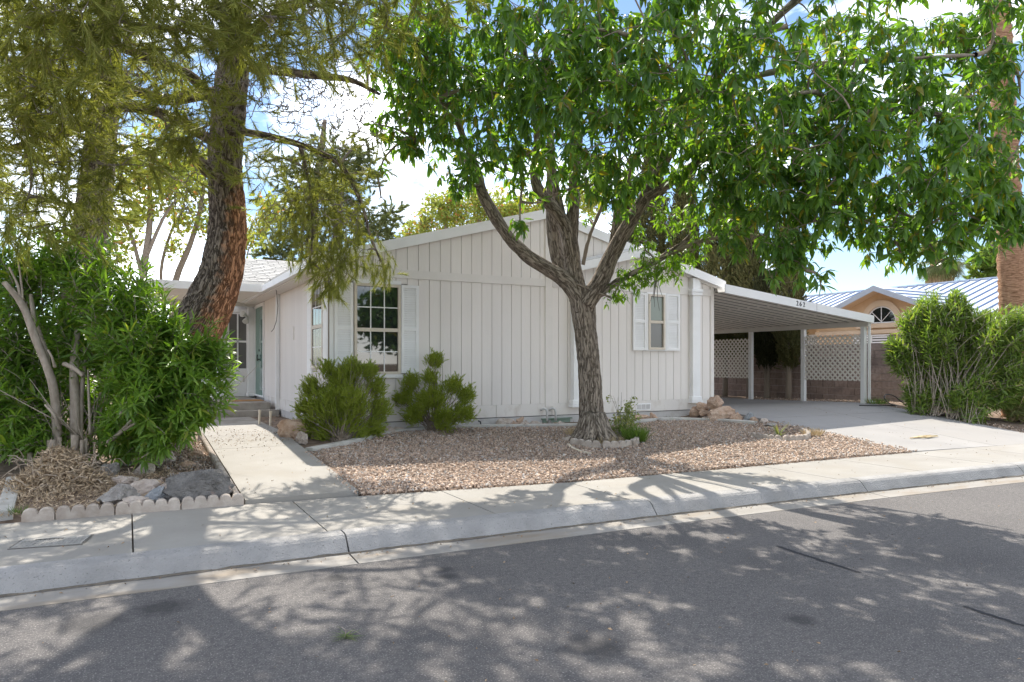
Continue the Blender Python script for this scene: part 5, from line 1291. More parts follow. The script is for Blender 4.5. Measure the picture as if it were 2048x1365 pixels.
simple_tree("feathery_tree", "yellow green feathery tree showing above the left slope of the house roof", (11.120, 25.811, 3.278),
  [[(11.120, 25.811, 3.278), (11.120, 25.811, 5.624), (10.948, 25.904, 7.188), (10.776, 25.996, 7.970)], [(11.981, 25.348, 3.278), (11.981, 25.348, 6.015), (12.153, 25.256, 7.384)]], [[.15,.13,.09,.04], [.13,.1,.05]],
  [((10.173, 26.320, 7.091),.6), ((10.776, 25.996, 7.482),.75), ((11.637, 25.534, 7.384),.9), ((12.584, 25.024, 7.482),.9), ((13.531, 24.515, 7.384),.8), ((9.742, 26.552, 6.602),.5), ((14.392, 24.052, 7.579),.8), ((10.603, 26.089, 7.970),.3), ((11.206, 25.765, 7.970),.3), ((11.981, 25.348, 8.166),.35), ((15.943, 23.219, 7.970),.8)], leafy(900, 'yellowleaf', .13, (.7, 1.2)))
simple_tree("pine_tree", "distant rounded pine beyond the metal roof beside the palm trunk", (49.110, 25.828, 4.356),
  [[(49.110, 25.828, 2.429), (49.054, 25.858, 6.926), (48.969, 25.904, 9.496)]], [[.3,.25,.12]],
  [((48.686, 26.056, 7.729),1.1), ((49.252, 25.752, 8.532),1.1), ((49.393, 25.676, 7.408),1.2), ((48.120, 26.360, 7.247),.6), ((50.242, 25.220, 8.211),1.3), ((51.091, 24.763, 9.175),1.3)], piny(900, 'oleander2', (1.3, 2.2), 44, .018), bark='pinebark')

# columnar cypresses along the block wall
def cypress(x, y, h, r, label, bare=1.0, m='cypress', n=1500):
    z = G(13, y)
    t = thing("cypress_tree", label, "tree", (x, y, z), "cypresses along the block wall")
    mb = MB(); limb_mesh(mb, [(x, y, z-.1), (x+.03, y+.02, z+h*.3), (x, y, z+h*.7), (x, y, z+h*.97)], [.09,.075,.05,.02], 8, 4)
    for _ in range(26):
        zz = z + random.uniform(.5, h*.6); a = random.random()*6.28
        mb.tube([(x, y, zz), (x+.12*math.cos(a), y+.12*math.sin(a), zz+.2), (x+.2*math.cos(a), y+.2*math.sin(a), zz+.6)], [.014,.01,.004], 4)
    put("trunk", mb.mesh("trunk", org(t)), M['bark'], t, smooth=True)
    u_ = RNG.random(n); zz = bare + (h - bare) * u_ ** .9
    f = np.clip((h - zz) / (h * .35), 0, 1) ** .6 * np.clip(.35 + (zz - bare) / 1.6, 0, 1)
    a = RNG.random(n) * 6.283; rr = r * f * (.45 + .55 * RNG.random(n) ** .4) * (1 + .22*np.sin(a*3 + zz*2.3))
    P = np.stack([x + rr*np.cos(a), y + rr*np.sin(a), z + zz], 1)
    d = np.stack([np.cos(a)*.28, np.sin(a)*.28, np.ones(n)], 1) + RNG.normal(0, .28, (n, 3))
    P = np.repeat(P, 4, 0) + RNG.normal(0, .06, (len(P)*4, 3)); d = np.repeat(d, 4, 0) + RNG.normal(0, .2, (len(P), 3))
    V, F = batch(sprig(26, .17, .065, .7, .012), P, frames(d, None, RNG.random(len(P))*6.28), RNG.uniform(.7, 1.3, len(P)))
    tag(put("foliage", fast_mesh("foliage", V - np.array(org(t)), F), M[m], t), kind='stuff')
cypress(16.85, 14.45, 5.0, .34, "slim cypress in the second bay of the carport nearest the lattice panel", .9, n=1100)
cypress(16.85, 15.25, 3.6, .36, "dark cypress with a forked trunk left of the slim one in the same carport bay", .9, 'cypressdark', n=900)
cypress(16.9, 17.0, 6.6, .62, "broad cypress just behind the right end of the house roof", 1.2, n=2200)
cypress(17.0, 16.1, 5.4, .42, "cypress filling the gap between the broad one and the carport roof", 1.3, n=1300)
cypress(16.9, 18.9, 7.6, .48, "tall brown tinged cypress left of the broad one above the roof", 1.2, n=1700)
cypress(16.9, 20.6, 9.0, .5, "tallest cypress, half hidden by the right limb of the front tree", 1.2, n=1900)
cypress(17.0, 22.4, 8.2, .5, "leftmost cypress behind the fork of the front tree", 1.2, n=1500)

# palms
plm = thing("palm_tree", "tall palm with a thick red brown ringed trunk at the right edge", "palm tree", (16.915, 8.491, 0.343))
PP = [(17.495, 8.761, 0.101), (17.476, 8.772, 0.771), (17.456, 8.783, 1.888), (17.426, 8.798, 3.006), (17.377, 8.825, 4.346), (17.318, 8.857, 5.799), (17.239, 8.899, 7.475), (17.161, 8.941, 9.151), (17.082, 8.984, 11.050), (17.023, 9.015, 13.061)]
mb = MB(); V = smooth_path([Vector(p) for p in PP], 16); RR = []
for i, p in enumerate(V): RR.append((.27 - .04 * i / len(V)) + (.016 if i % 2 else -.006) + .012*mn.noise((p.z*3, 0, 0)))
mb.tube(V, RR, 22); me = mb.mesh("trunk", org(plm)); roughen(me, org(plm), .010, 9, 22, .012)
put("trunk", me, M['palmbark'], plm, smooth=True)
def fan_palm(t, top, n, L_, m='palmleaf', nf=16):
    V, F = [], []; mb_ = MB()
    for i in range(n):
        az = i*2.4; el = random.uniform(-.9, 1.1); d = Vector((math.cos(az)*math.cos(el), math.sin(az)*math.cos(el), math.sin(el)))
        hub = Vector(top) + d * L_ * .5; mb_.tube([top, hub], [.02*L_, .012*L_], 4)
        s_ = d.cross(Vector((0,0,1))).normalized()
        for j in range(nf):
            f = (j/(nf-1) - .5) * 2.6; q = (d*math.cos(f) + s_*math.sin(f)).normalized(); w = d.cross(q); w = (q.cross(d.cross(s_))).normalized() * .022 * L_
            tip = hub + q*L_*.55 + Vector((0,0,-.16*L_)); mid = hub + q*L_*.33; b = len(V)
            V += [hub - w*.4, hub + w*.4, mid + w, mid - w, tip]; F += [(b, b+1, b+2), (b, b+2, b+3), (b+3, b+2, b+4)]
    tag(put("fronds", fast_mesh("fronds", np.array([tuple(v) for v in V]) - np.array(org(t)), F), M[m], t), kind='stuff')
    tag(put("stalks", mb_.mesh("stalks", org(t)), M['palmleaf'], t), kind="stuff")
fan_palm(plm, Vector((17.023, 9.015, 13.173)), 40, 1.6)
fp = thing("palm_tree", "distant shaggy palm crown just above the metal roof ridge", "palm tree", (43.998, 26.305, 2.393))
tp = Vector((43.998, 26.305, 7.923)); mb = MB(); mb.tube([(43.998, 26.305, 2.393), (43.998, 26.305, 5.465), tuple(tp)], [.35,.5,.45], 12)
mb.build("trunk", M['palmbark'], fp, smooth=True); fan_palm(fp, tp, 46, 1.7)
skirt = MB()
for _ in range(160):
    a = random.random()*6.28; z = random.uniform(-1.6, -.1); r = .5
    p = tp + Vector((math.cos(a)*r*.6, math.sin(a)*r*.6, z)); skirt.tube([p, p + Vector((math.cos(a)*.4, math.sin(a)*.4, -.35)), p + Vector((math.cos(a)*.5, math.sin(a)*.5, -.9))], [.05,.035,.01], 3)
skirt.build("dead_fronds", M['drygrass'], fp)

# ================================================================== OLEANDERS AND SHRUBS
TO = blade(.085, .16, .02, 3, (.25, 1.0, .8, .05))
def shoots(root, bases, blobs, n, m, leafL, singles, stem_r=.012, stem_m='oleanderstem', whorl=7, step=.05, arch=.12, per=3, low=.22, upd=.9, cut=.55):
    T_, k = cloud(blobs, n, 2.0, .5); mb_ = MB(); P, D, S = [], [], []
    for q in T_:
        a = Vector(bases[int(np.argmin([ (Vector(b) - Vector(q)).length + random.random()*.9 for b in bases]))]); b = Vector(q)
        a = a + Vector((random.gauss(0,.06), random.gauss(0,.06), 0))
        L_ = (b - a).length; side = Vector((random.gauss(0,1), random.gauss(0,1), 0)) * .05 * L_
        path = [a, a.lerp(b, .35) + Vector((0,0,arch*L_)) * .8 + side, a.lerp(b, .72) + Vector((0,0,arch*L_)) + side*.6, b]
        pts_ = smooth_path(path, 4); i0 = 0 if random.random() < low else int(len(pts_) * cut); mb_.tube(pts_[i0:], [stem_r * (1 - .75*i/len(pts_)) for i in range(i0, len(pts_))], 4, cap=False)
        ax = (pts_[-1] - pts_[-3]).normalized()
        ax = (ax + Vector((0,0,.35)) + Vector((random.gauss(0,.2), random.gauss(0,.2), 0))).normalized()
        s0 = random.random() * 6.28
        e1 = ax.orthogonal().normalized(); e2 = ax.cross(e1)
        for j in range(whorl):
            c = b - ax * step * (whorl - 1 - j)
            for i in range(per):
                an = s0 + j * 1.05 + i * 2 * math.pi / per + random.gauss(0, .15); o_ = e1*math.cos(an) + e2*math.sin(an)
                up = upd * (j / whorl) + random.gauss(.1, .22)
                d = (o_ + ax * up).normalized(); P.append(tuple(c)); D.append(tuple(d)); S.append(leafL * random.uniform(.7, 1.2) * (.75 if j == whorl-1 else 1))
        mb_.tube([b - ax*step*whorl, b], [stem_r*.3, stem_r*.2], 3, cap=False)
    P, D, S = np.array(P), np.array(D), np.array(S)
    tag(put("stems", mb_.mesh("stems", org(root)), M[stem_m], root, smooth=True), kind="stuff")
    foliage(root, TO, P, frames(D, None, RNG.normal(0, .5, len(P))), S, m, singles)
ol = thing("oleander_bush", "large dark green oleander with cut grey stems at the left beside the walkway", "bush", (-0.398, 10.091, 0.329))
OBASE = [(-0.790, 10.529, 0.331), (-0.571, 10.411, 0.362), (-0.301, 10.379, 0.348), (-0.024, 10.230, 0.379), (0.308, 10.052, 0.474), (-1.297, 10.915, 0.285), (0.485, 10.184, 0.545)]
OB = [((-1.228, 10.764, 2.879),.42), ((-0.790, 10.529, 3.003),.36), ((-1.064, 10.676, 2.382),.42), ((-0.402, 10.207, 2.619),.42), ((-0.076, 9.804, 2.356),.42), ((0.029, 9.521, 1.869),.48), ((0.396, 9.437, 2.050),.40), ((0.386, 9.215, 1.518),.52), ((0.195, 9.999, 2.630),.25),
  ((0.762, 9.241, 1.812),.36), ((0.929, 9.151, 1.753),.24), ((0.744, 9.023, 1.344),.42), ((0.230, 9.186, 1.061),.48), ((0.583, 8.996, 0.946),.34), ((-1.312, 11.036, 1.764),.5), ((-1.254, 10.551, 1.149),.45), ((-1.740, 11.153, 2.076),.6), ((-1.810, 10.963, 1.144),.6), ((-0.304, 10.495, 1.891),.4), ((-1.100, 11.036, 1.188),.4), ((-0.304, 10.495, 3.162),.2), ((-0.711, 10.940, 1.768),.4), ((-0.430, 10.903, 1.113),.4), ((-0.023, 9.889, 0.663),.28), ((0.331, 9.131, 0.660),.26), ((-0.127, 9.718, 0.863),.25), ((-0.781, 10.410, 2.127),.3), ((-1.016, 10.196, 0.803),.3), ((-1.196, 10.066, 0.648),.26), ((-0.291, 10.033, 1.514),.25), ((0.080, 9.380, 1.402),.35)]
shoots(ol, OBASE, OB, 1000, M['oleander'], .195, 300, .009, whorl=9, step=.05, low=.05, cut=.66, upd=1.25)
mb = MB()
for P, R in (([(-0.737, 10.160, 0.614), (-0.759, 10.115, 1.157), (-0.817, 10.089, 1.486), (-0.948, 10.103, 1.870), (-1.082, 10.118, 2.279), (-1.265, 10.160, 2.538)], [.055,.05,.048,.045,.04,.03]),
  ([(-1.097, 10.126, 2.309), (-1.133, 10.146, 2.514), (-1.221, 10.193, 2.719)], [.018,.014,.01]), ([(-1.077, 10.115, 2.338), (-1.097, 10.126, 2.573), (-1.128, 10.143, 2.807)], [.014,.012,.008]),
  ([(-0.817, 10.089, 1.486), (-0.869, 10.231, 1.755), (-0.975, 10.288, 2.115), (-1.029, 10.430, 2.425)], [.035,.03,.026,.02]),
  ([(-0.558, 10.177, 0.663), (-0.558, 10.177, 1.149), (-0.572, 10.241, 1.574), (-0.538, 10.280, 2.004)], [.06,.055,.05,.03]), ([(-0.508, 10.207, 0.597), (-0.497, 10.201, 1.147), (-0.457, 10.236, 1.636)], [.04,.03,.02]),
  ([(-0.661, 10.005, 1.587), (-0.542, 9.885, 1.528), (-0.456, 9.782, 1.446)], [.028,.026,.022]), ([(-0.750, 9.996, 1.546), (-0.777, 9.954, 1.663), (-0.818, 9.976, 1.751)], [.02,.015,.008]),
  ([(-0.152, 9.618, 0.695), (0.029, 9.407, 0.909), (0.180, 9.213, 1.118), (0.317, 9.025, 1.226)], [.022,.02,.017,.012]), ([(-0.203, 9.646, 0.666), (0.054, 9.394, 0.880), (0.281, 9.158, 1.015)], [.02,.017,.01]),
  ([(-0.393, 9.975, 0.734), (-0.404, 9.981, 1.154), (-0.414, 9.986, 1.515)], [.018,.015,.01]), ([(-0.702, 10.027, 0.803), (-0.756, 9.943, 0.989), (-0.849, 9.993, 1.106)], [.02,.017,.012])):
    limb_mesh(mb, P, R, 9, 4)
for _ in range(60):
    b0 = Vector(random.choice(OBASE)) + Vector((random.gauss(0,.15), random.gauss(0,.15), .05)); d = Vector((random.gauss(0,.45), random.gauss(-.1,.3), random.uniform(.5, 1.1)))
    mb.tube([b0, b0 + d*.45, b0 + d*.95 + Vector((random.gauss(0,.05), 0, 0))], [.007,.005,.002], 4)
for q, r in (((-0.787, 10.016, 0.690), .05), ((-0.713, 10.033, 0.714), .03), ((-0.546, 9.943, 0.744), .045), ((-0.470, 9.846, 0.690), .024), ((-0.431, 9.881, 0.697), .02), ((-1.004, 10.076, 0.549), .03)):
    a = Vector(q); mb.tube([a - Vector((0,0,.2)), a], [r, r*.95], 10)
me = mb.mesh("cut_stems", org(ol)); roughen(me, org(ol), .004, 20, 8, .004); put("cut_stems", me, M['oleanderstem'], ol, smooth=True)
fl = MB()
for q in ((0.756, 8.790, 1.395), (0.785, 8.774, 1.378), (0.812, 8.782, 1.389)):
    a = Vector(q)
    for i in range(5):
        d = Vector((math.cos(i*1.256), -.35, math.sin(i*1.256))); s_ = Vector((-math.sin(i*1.256), 0, math.cos(i*1.256)))
        fl.add([a, a + d*.012 - s_*.009, a + d*.023, a + d*.012 + s_*.009], [(0,1,2,3)])
fl.build("flower", M['petal'], ol)

# heap of dead cuttings at the foot of the oleander
bh = thing("brush_heap", "heap of brown dead leaves and cuttings beneath the oleander", "brush pile", (-0.620, 8.546, 0.215))
P, D, S = [], [], []
c0 = Vector((-0.645, 8.895, 0.237))
for _ in range(6500):
    u_ = random.gauss(0, .24); v_ = random.gauss(0, .24); h = .44 * math.exp(-(u_*u_ + v_*v_) / .11) * random.random() ** .5
    x, y = c0.x + u_, c0.y + .25 + v_
    if y < yb(x) + .12: continue
    P.append((x, y, G(x, y) + h + .01)); D.append((random.gauss(0,1), random.gauss(0,1), random.gauss(0,.6))); S.append(random.uniform(.03, .085))
for _ in range(4200):
    x = random.uniform(-1.7, .75); y = random.uniform(yb(x) + .13, 9.6); P.append((x, y, G(x, y) + .012 + random.random()*.03)); D.append((random.gauss(0,1), random.gauss(0,1), random.gauss(0,.22))); S.append(random.uniform(.025, .07))
V, F = batch(blade(.09, .6, .05), np.array(P), frames(np.array(D), None, RNG.random(len(P))*6.28), np.array(S))
tag(put("dead_leaves", fast_mesh("dead_leaves", V - np.array(org(bh)), F), M['deadleaf'], bh), kind='stuff')
mb = MB()
for _ in range(90):
    a = Vector((c0.x + random.gauss(0,.32), c0.y + .25 + random.gauss(0,.25), 0)); a.y = max(a.y, yb(a.x) + .15); a.z = G(a.x, a.y) + random.uniform(.02, .32)
    d = Vector((random.gauss(0,1), random.gauss(0,1), random.gauss(0,.6))).normalized() * random.uniform(.08, .3)
    mb.tube([a, a + d*.5 + Vector((0,0,.03)), a + d], [.006,.005,.003], 5)
tag(mb.build("cut_branches", M['cutwood'], bh), kind="stuff")

def sprig_shrub(label, base, blobs, n, m, stems, loc):
    t = thing("shrub", label, "shrub", loc, None); P, k = cloud(blobs, n, 2.0, .5); mb_ = MB(); b = Vector(base)
    sk_ = Skeleton([tuple(b + Vector((random.gauss(0,.05), random.gauss(0,.05), .05))) for _ in range(14)])
    for c, r in blobs:
        for _ in range(stems):
            q = Vector(c) + Vector((random.gauss(0,.5), random.gauss(0,.5), random.gauss(0,.5))) * (r if not isinstance(r, tuple) else r[0]); a = b + Vector((random.gauss(0,.06), random.gauss(0,.06), 0))
            mb_.tube(bend(a, q, .06, 5, .05), [.008,.0065,.005,.004,.002], 4, cap=False); sk_.p += [np.array(x) for x in bend(a, q, .06, 6, .03)[2:]]
    for q in P[::2]: sk_.branch(tuple(q), .003, .0015, 3, 3, 0, .05)
    mb_.add(sk_.mb.v, sk_.mb.f); tag(put("stems", mb_.mesh("stems", org(t)), M['twig'], t), kind="stuff")
    c = np.array(b); d = unit(P - c) + RNG.normal(0, .35, P.shape) + np.array([0, 0, .35])
    P = np.repeat(P, 3, 0) + RNG.normal(0, .035, (len(P)*3, 3)); d = np.repeat(d, 3, 0) + RNG.normal(0, .3, (len(P), 3))
    V, F = batch(sprig(30, .085, .026, .75, .0019), P, frames(d, None, RNG.random(len(P))*6.28), RNG.uniform(.7, 1.35, len(P)))
    tag(put("foliage", fast_mesh("foliage", V - np.array(org(t)), F), m, t), kind='stuff'); return t
sprig_shrub("rounded yellow green shrub at the house corner beside the tan boulder", (2.899, 10.924, 0.385),
  [((2.785, 11.332, 1.448),.13), ((3.098, 11.164, 1.472),.15), ((3.341, 11.033, 1.425),.13), ((2.576, 11.444, 1.172),.17), ((2.486, 11.493, 0.857),.16), ((2.519, 11.361, 0.589),.15), ((3.476, 11.074, 1.169),.15), ((3.518, 11.052, 0.850),.16), ((3.410, 10.996, 0.580),.16), ((2.932, 11.139, 1.020),.24), ((2.975, 11.003, 0.637),.22), ((2.736, 11.131, 0.482),.16), ((3.208, 10.991, 0.472),.16), ((3.011, 11.437, 1.245),.2), ((3.043, 10.966, 0.947),.28), ((2.701, 11.150, 0.870),.26), ((3.028, 11.201, 1.330),.22)], 2500, M['broom'], 7, (2.899, 10.924, 0.385))
sprig_shrub("open spiky shrub with a dead grey centre under the front window's right shutter", (4.632, 11.442, 0.433),
  [((4.582, 11.274, 1.607),.13), ((4.508, 11.314, 1.311),.13), ((4.247, 11.454, 1.227),.14), ((4.843, 11.134, 1.184),.14), ((5.029, 11.034, 1.015),.15), ((4.121, 11.522, 0.973),.13), ((4.360, 11.280, 0.894),.18), ((4.950, 10.963, 0.727),.17), ((4.653, 11.009, 0.651),.2), ((4.249, 11.340, 0.685),.14), ((4.544, 11.181, 0.978),.2)], 1100, M['broom'], 9, (4.632, 11.442, 0.433))

OBR = ((15.559, 9.771, 0.460), (15.662, 9.474, 0.431), (15.649, 9.087, 0.392), (15.899, 9.019, 0.388))
olr = thing("oleander_bush", "pale sunlit oleander with many upright stems between the driveway and the tan house", "bush", (15.662, 9.474, 0.431))
shoots(olr, OBR, [((16.089, 10.199, 2.479),.38), ((16.395, 10.034, 2.826),.45), ((16.753, 9.728, 2.589),.5), ((17.105, 9.425, 2.354),.5), ((17.402, 9.152, 2.463),.42), ((15.936, 10.281, 1.667),.36), ((16.296, 9.973, 1.667),.45), ((16.651, 9.669, 1.666),.40), ((15.898, 9.960, 0.983),.34), ((16.399, 9.805, 0.979),.3), ((15.877, 10.426, 1.761),.2), ((15.701, 9.953, 0.761),.28), ((16.196, 9.460, 0.883),.34), ((16.688, 9.195, 1.106),.36), ((16.594, 9.359, 1.665),.4), ((16.100, 9.739, 2.118),.42), ((16.804, 9.701, 3.050),.22), ((17.206, 9.371, 1.666),.32), ((16.805, 8.338, 2.410),.5), ((16.631, 8.545, 1.985),.42), ((16.742, 8.258, 1.555),.42), ((16.441, 8.647, 1.340),.36), ((16.493, 8.279, 1.028),.35), ((15.731, 10.391, 2.015),.22), ((15.578, 10.473, 1.783),.14)],
  1250, M['oleander2'], .19, 300, .010, whorl=10, step=.045, low=.10, cut=.66, upd=1.3)
olr2 = thing("oleander_bush", "low bright oleander sprouting at the right end of the driveway planting", "bush", (15.587, 8.609, 0.344))
shoots(olr2, ((15.551, 8.619, 0.345), (15.588, 8.489, 0.332), (15.648, 8.774, 0.361)), [((16.062, 8.850, 0.910),.3), ((15.881, 9.062, 0.905),.26), ((16.394, 8.672, 1.017),.28), ((15.947, 8.685, 0.547),.2)], 190, M['oleander2'], .17, 0, .008, whorl=8, step=.045, low=.15)
brm = thing("broom_bush", "wispy bush of long pale arching stems at the right edge before the palm", "bush", (17.043, 8.456, 0.341))
mb = MB(); b = Vector((17.171, 8.421, 0.338))
for _ in range(190):
    L_ = random.uniform(.9, 1.9); a = random.uniform(2.4, 5.4) if random.random() < .6 else random.random()*6.28; d = Vector((math.cos(a), math.sin(a), random.uniform(.6, 1.6))).normalized() * L_
    p0 = b + Vector((random.gauss(0,.2), random.gauss(0,.2), 0)); mb.tube([p0, p0 + d*.4, p0 + d*.75 + Vector((0,0,.02)), p0 + d + Vector((0,0,-.18*L_))], [.006,.005,.004,.002], 3)
mb.build("stems", M['drygrass'], brm)
P, k = cloud([(tuple(b + Vector((0,0,.35))), (.6,.5,.4)), (tuple(b + Vector((-.3,-.2,.2))), (.6,.4,.25))], 420, 2, .5)
V, F = batch(sprig(40, .2, .06, .8, .005), P, frames(RNG.normal(0, .6, P.shape) + np.array([0,0,.8])), RNG.uniform(.8, 1.4, len(P)))
tag(put("foliage", fast_mesh("foliage", V - np.array(org(brm)), F), M['rose'], brm), kind='stuff')

# rose bush and grass by the trunk
rb = thing("rose_bush", "small weedy rose bush with tall bare canes right of the tree trunk", "bush", (7.485, 9.950, 0.343))
mb = MB(); rbp = Vector((7.485, 9.950, 0.343)); tips = []
for tx, ty in ((1214,790), (1226,792), (1236,789), (1244,785), (1263,795), (1270,805), (1255,815), (1222,815), (1232,830), (1248,828)):
    pass
for tip in ((7.239, 9.960, 1.070), (7.299, 9.927, 1.036), (7.367, 9.891, 1.010), (7.419, 9.863, 1.096), (7.577, 9.778, 1.036), (7.622, 9.754, 0.866), (7.494, 9.823, 0.866), (7.337, 9.907, 0.729)):
    mb.tube(bend(rbp + Vector((random.gauss(0,.05), random.gauss(0,.05), 0)), tip, .03, 6, .05), [.007,.006,.005,.004,.003,.002], 4)
mb.build("canes", M['twig'], rb)
P, k = cloud([((7.472, 9.835, 0.712),.16), ((7.321, 9.802, 0.567),.18), ((7.500, 9.706, 0.593),.15), ((7.187, 9.761, 0.434),.12), ((7.408, 9.642, 0.434),.15), ((7.584, 9.774, 0.968),.05), ((7.247, 9.956, 0.993),.04), ((7.509, 9.815, 0.840),.08)], 150, 1.6, .5)
V, F = batch(clump(8, .08, .038, .42), P, rotmats(len(P)), RNG.uniform(.7, 1.3, len(P)))
tag(put("foliage", fast_mesh("foliage", V - np.array(org(rb)), F), M['rose'], rb), kind='stuff')
def tuft(name, label, cat, c, n, h, r, m, loc=None, group=None, lean=.5):
    c = Vector(c); P, D, S = [], [], []
    for _ in range(n):
        a = random.random()*6.28; q = r * random.random() ** .6; P.append((c.x + q*math.cos(a), c.y + q*math.sin(a), c.z)); D.append((math.cos(a)*lean*random.random(), math.sin(a)*lean*random.random(), 1)); S.append(h * random.uniform(.5, 1.15))
    V, F = batch(blade(.022, .25, .004, 3, (.8, 1, .7, .05)), np.array(P), frames(np.array(D), RNG.normal(size=(n,3))), np.array(S))
    o = put(name, fast_mesh(name, V - np.array(c), F), m, None, c); ORG[o.name] = c
    return tag(o, label, cat, group)
tuft("grass_tuft", "soft green grass tuft at the right foot of the rose bush", "grass tuft", (7.288, 9.327, 0.303), 420, .30, .16, M['grass'], lean=.9)
tuft("dry_grass_tuft", "straw coloured dry tuft before the tree trunk, inside the scalloped ring", "grass tuft", (6.682, 9.287, 0.299), 220, .16, .12, M['drygrass'], lean=1.4)
tuft("dry_grass_tuft", "straw coloured dry tuft at the left foot of the tree trunk", "grass tuft", (6.701, 10.207, 0.358), 200, .20, .12, M['drygrass'], lean=1.4)
tuft("dry_grass_tuft", "straw coloured dry tuft at the right foot of the tree trunk by the ring", "grass tuft", (6.953, 9.390, 0.306), 150, .15, .09, M['drygrass'], lean=1.4)
tuft("dry_grass_tuft", "small dry weed on the gravel right of the palm seedling", "grass tuft", (10.746, 8.694, 0.299), 220, .16, .14, M['drygrass'], lean=1.2)
tuft("grass_tuft", "thin weedy grass at the foot of the carport's front post", "grass tuft", (16.081, 11.135, 0.600), 200, .16, .22, M['grass'], lean=1.0)
tuft("grass_tuft", "dark green grass sprout on the sidewalk corner left of the scalloped edging", "grass tuft", (-0.891, 8.010, 0.200), 90, .10, .06, M['grass'], lean=1.2)
ps_ = thing("palm_seedling", "young spiky palm seedling in its own scalloped ring", "palm", (10.095, 8.877, 0.279))
c = Vector((10.095, 8.877, 0.279)); lf = None
for i in range(13):
    az = i * 2.4; el = random.uniform(.35, 1.2); d = np.array([[math.cos(az)*math.cos(el), math.sin(az)*math.cos(el), math.sin(el)]])
    if lf is None: lf = fast_mesh("leaf", *blade(.05, .25, .02, 3, (.4, 1, .8, .05))); lf.materials.append(M['palmleaf'])
    o = put("leaf", lf, None, ps_); R_ = frames(d)[0] * random.uniform(.25, .40)
    o.matrix_basis = Matrix([[*R_[r], 0.0] for r in range(3)] + [[0,0,0,1]])

# trees across the street (seen in the window glass)
for i, (x, y, h) in enumerate(((-9, -15, 6), (3, -17, 7), (14, -15, 6.5))):
    t = simple_tree("street_tree", ["leafy tree across the street to the left", "taller leafy tree across the street facing the house", "leafy tree across the street to the right"][i], (x, y, .1),
      [[(x, y, 0), (x+.1, y, 2), (x, y+.2, h*.6)]], [[.25,.2,.1]], [((x, y, h*.7), 1.9), ((x-1.6, y, h*.6), 1.5), ((x+1.6, y+.4, h*.6), 1.5), ((x, y+.8, h*.5), 1.3)], leafy(420, 'leaf', .3, (1.0, 1.8), 14, .4), group="trees across the street", twigs=False)

# ================================================================== ROCKS AND EDGINGS
def ico(sub=3):
    import bmesh
    bm = bmesh.new(); bmesh.ops.create_icosphere(bm, subdivisions=sub, radius=1); V = [v.co.copy() for v in bm.verts]; F = [tuple(v.index for v in f.verts) for f in bm.faces]; bm.free(); return V, F
IV, IF = ico(4)
def rock(p, w, h, m, label, seed, group, lift=0.0, dpt=.8, ang=.35, rot=0.0):
    p = Vector(p); V = []; rd = random.Random(seed); planes = []
    for _ in range(15):
        n_ = Vector((rd.gauss(0,1), rd.gauss(0,1), rd.gauss(0,.8))).normalized(); planes.append((n_, rd.uniform(.50, .86)))
    for v in IV:
        q = v.copy()
        for n_, d in planes:
            e = q.dot(n_) - d
            if e > 0: q -= n_ * e * .96
        nz_ = mn.fractal((q.x*2.4 + seed*3.1, q.y*2.4, q.z*2.4), .8, 2.1, 5)
        q *= (1 + ang * .5 * nz_) * 1.22
        q = Vector((q.x*w*.56, q.y*w*.56*dpt, q.z*h*.56 + h*.40)); c_, s_ = math.cos(rot), math.sin(rot); q = Vector((q.x*c_ - q.y*s_, q.x*s_ + q.y*c_, q.z)); V.append(q)
    me = bpy.data.meshes.new("rock"); me.from_pydata(V, [], IF); me.update()
    o = put("rock", me, M[m], None, (p.x, p.y, p.z - .03 + lift)); ORG[o.name] = o.location.copy()
    return tag(o, label, "rock", group)
GL, GU, GP, GW = "rocks in the left bed", "rocks along the foot of the house", "rocks piled at the driveway corner", "rocks by the walkway"
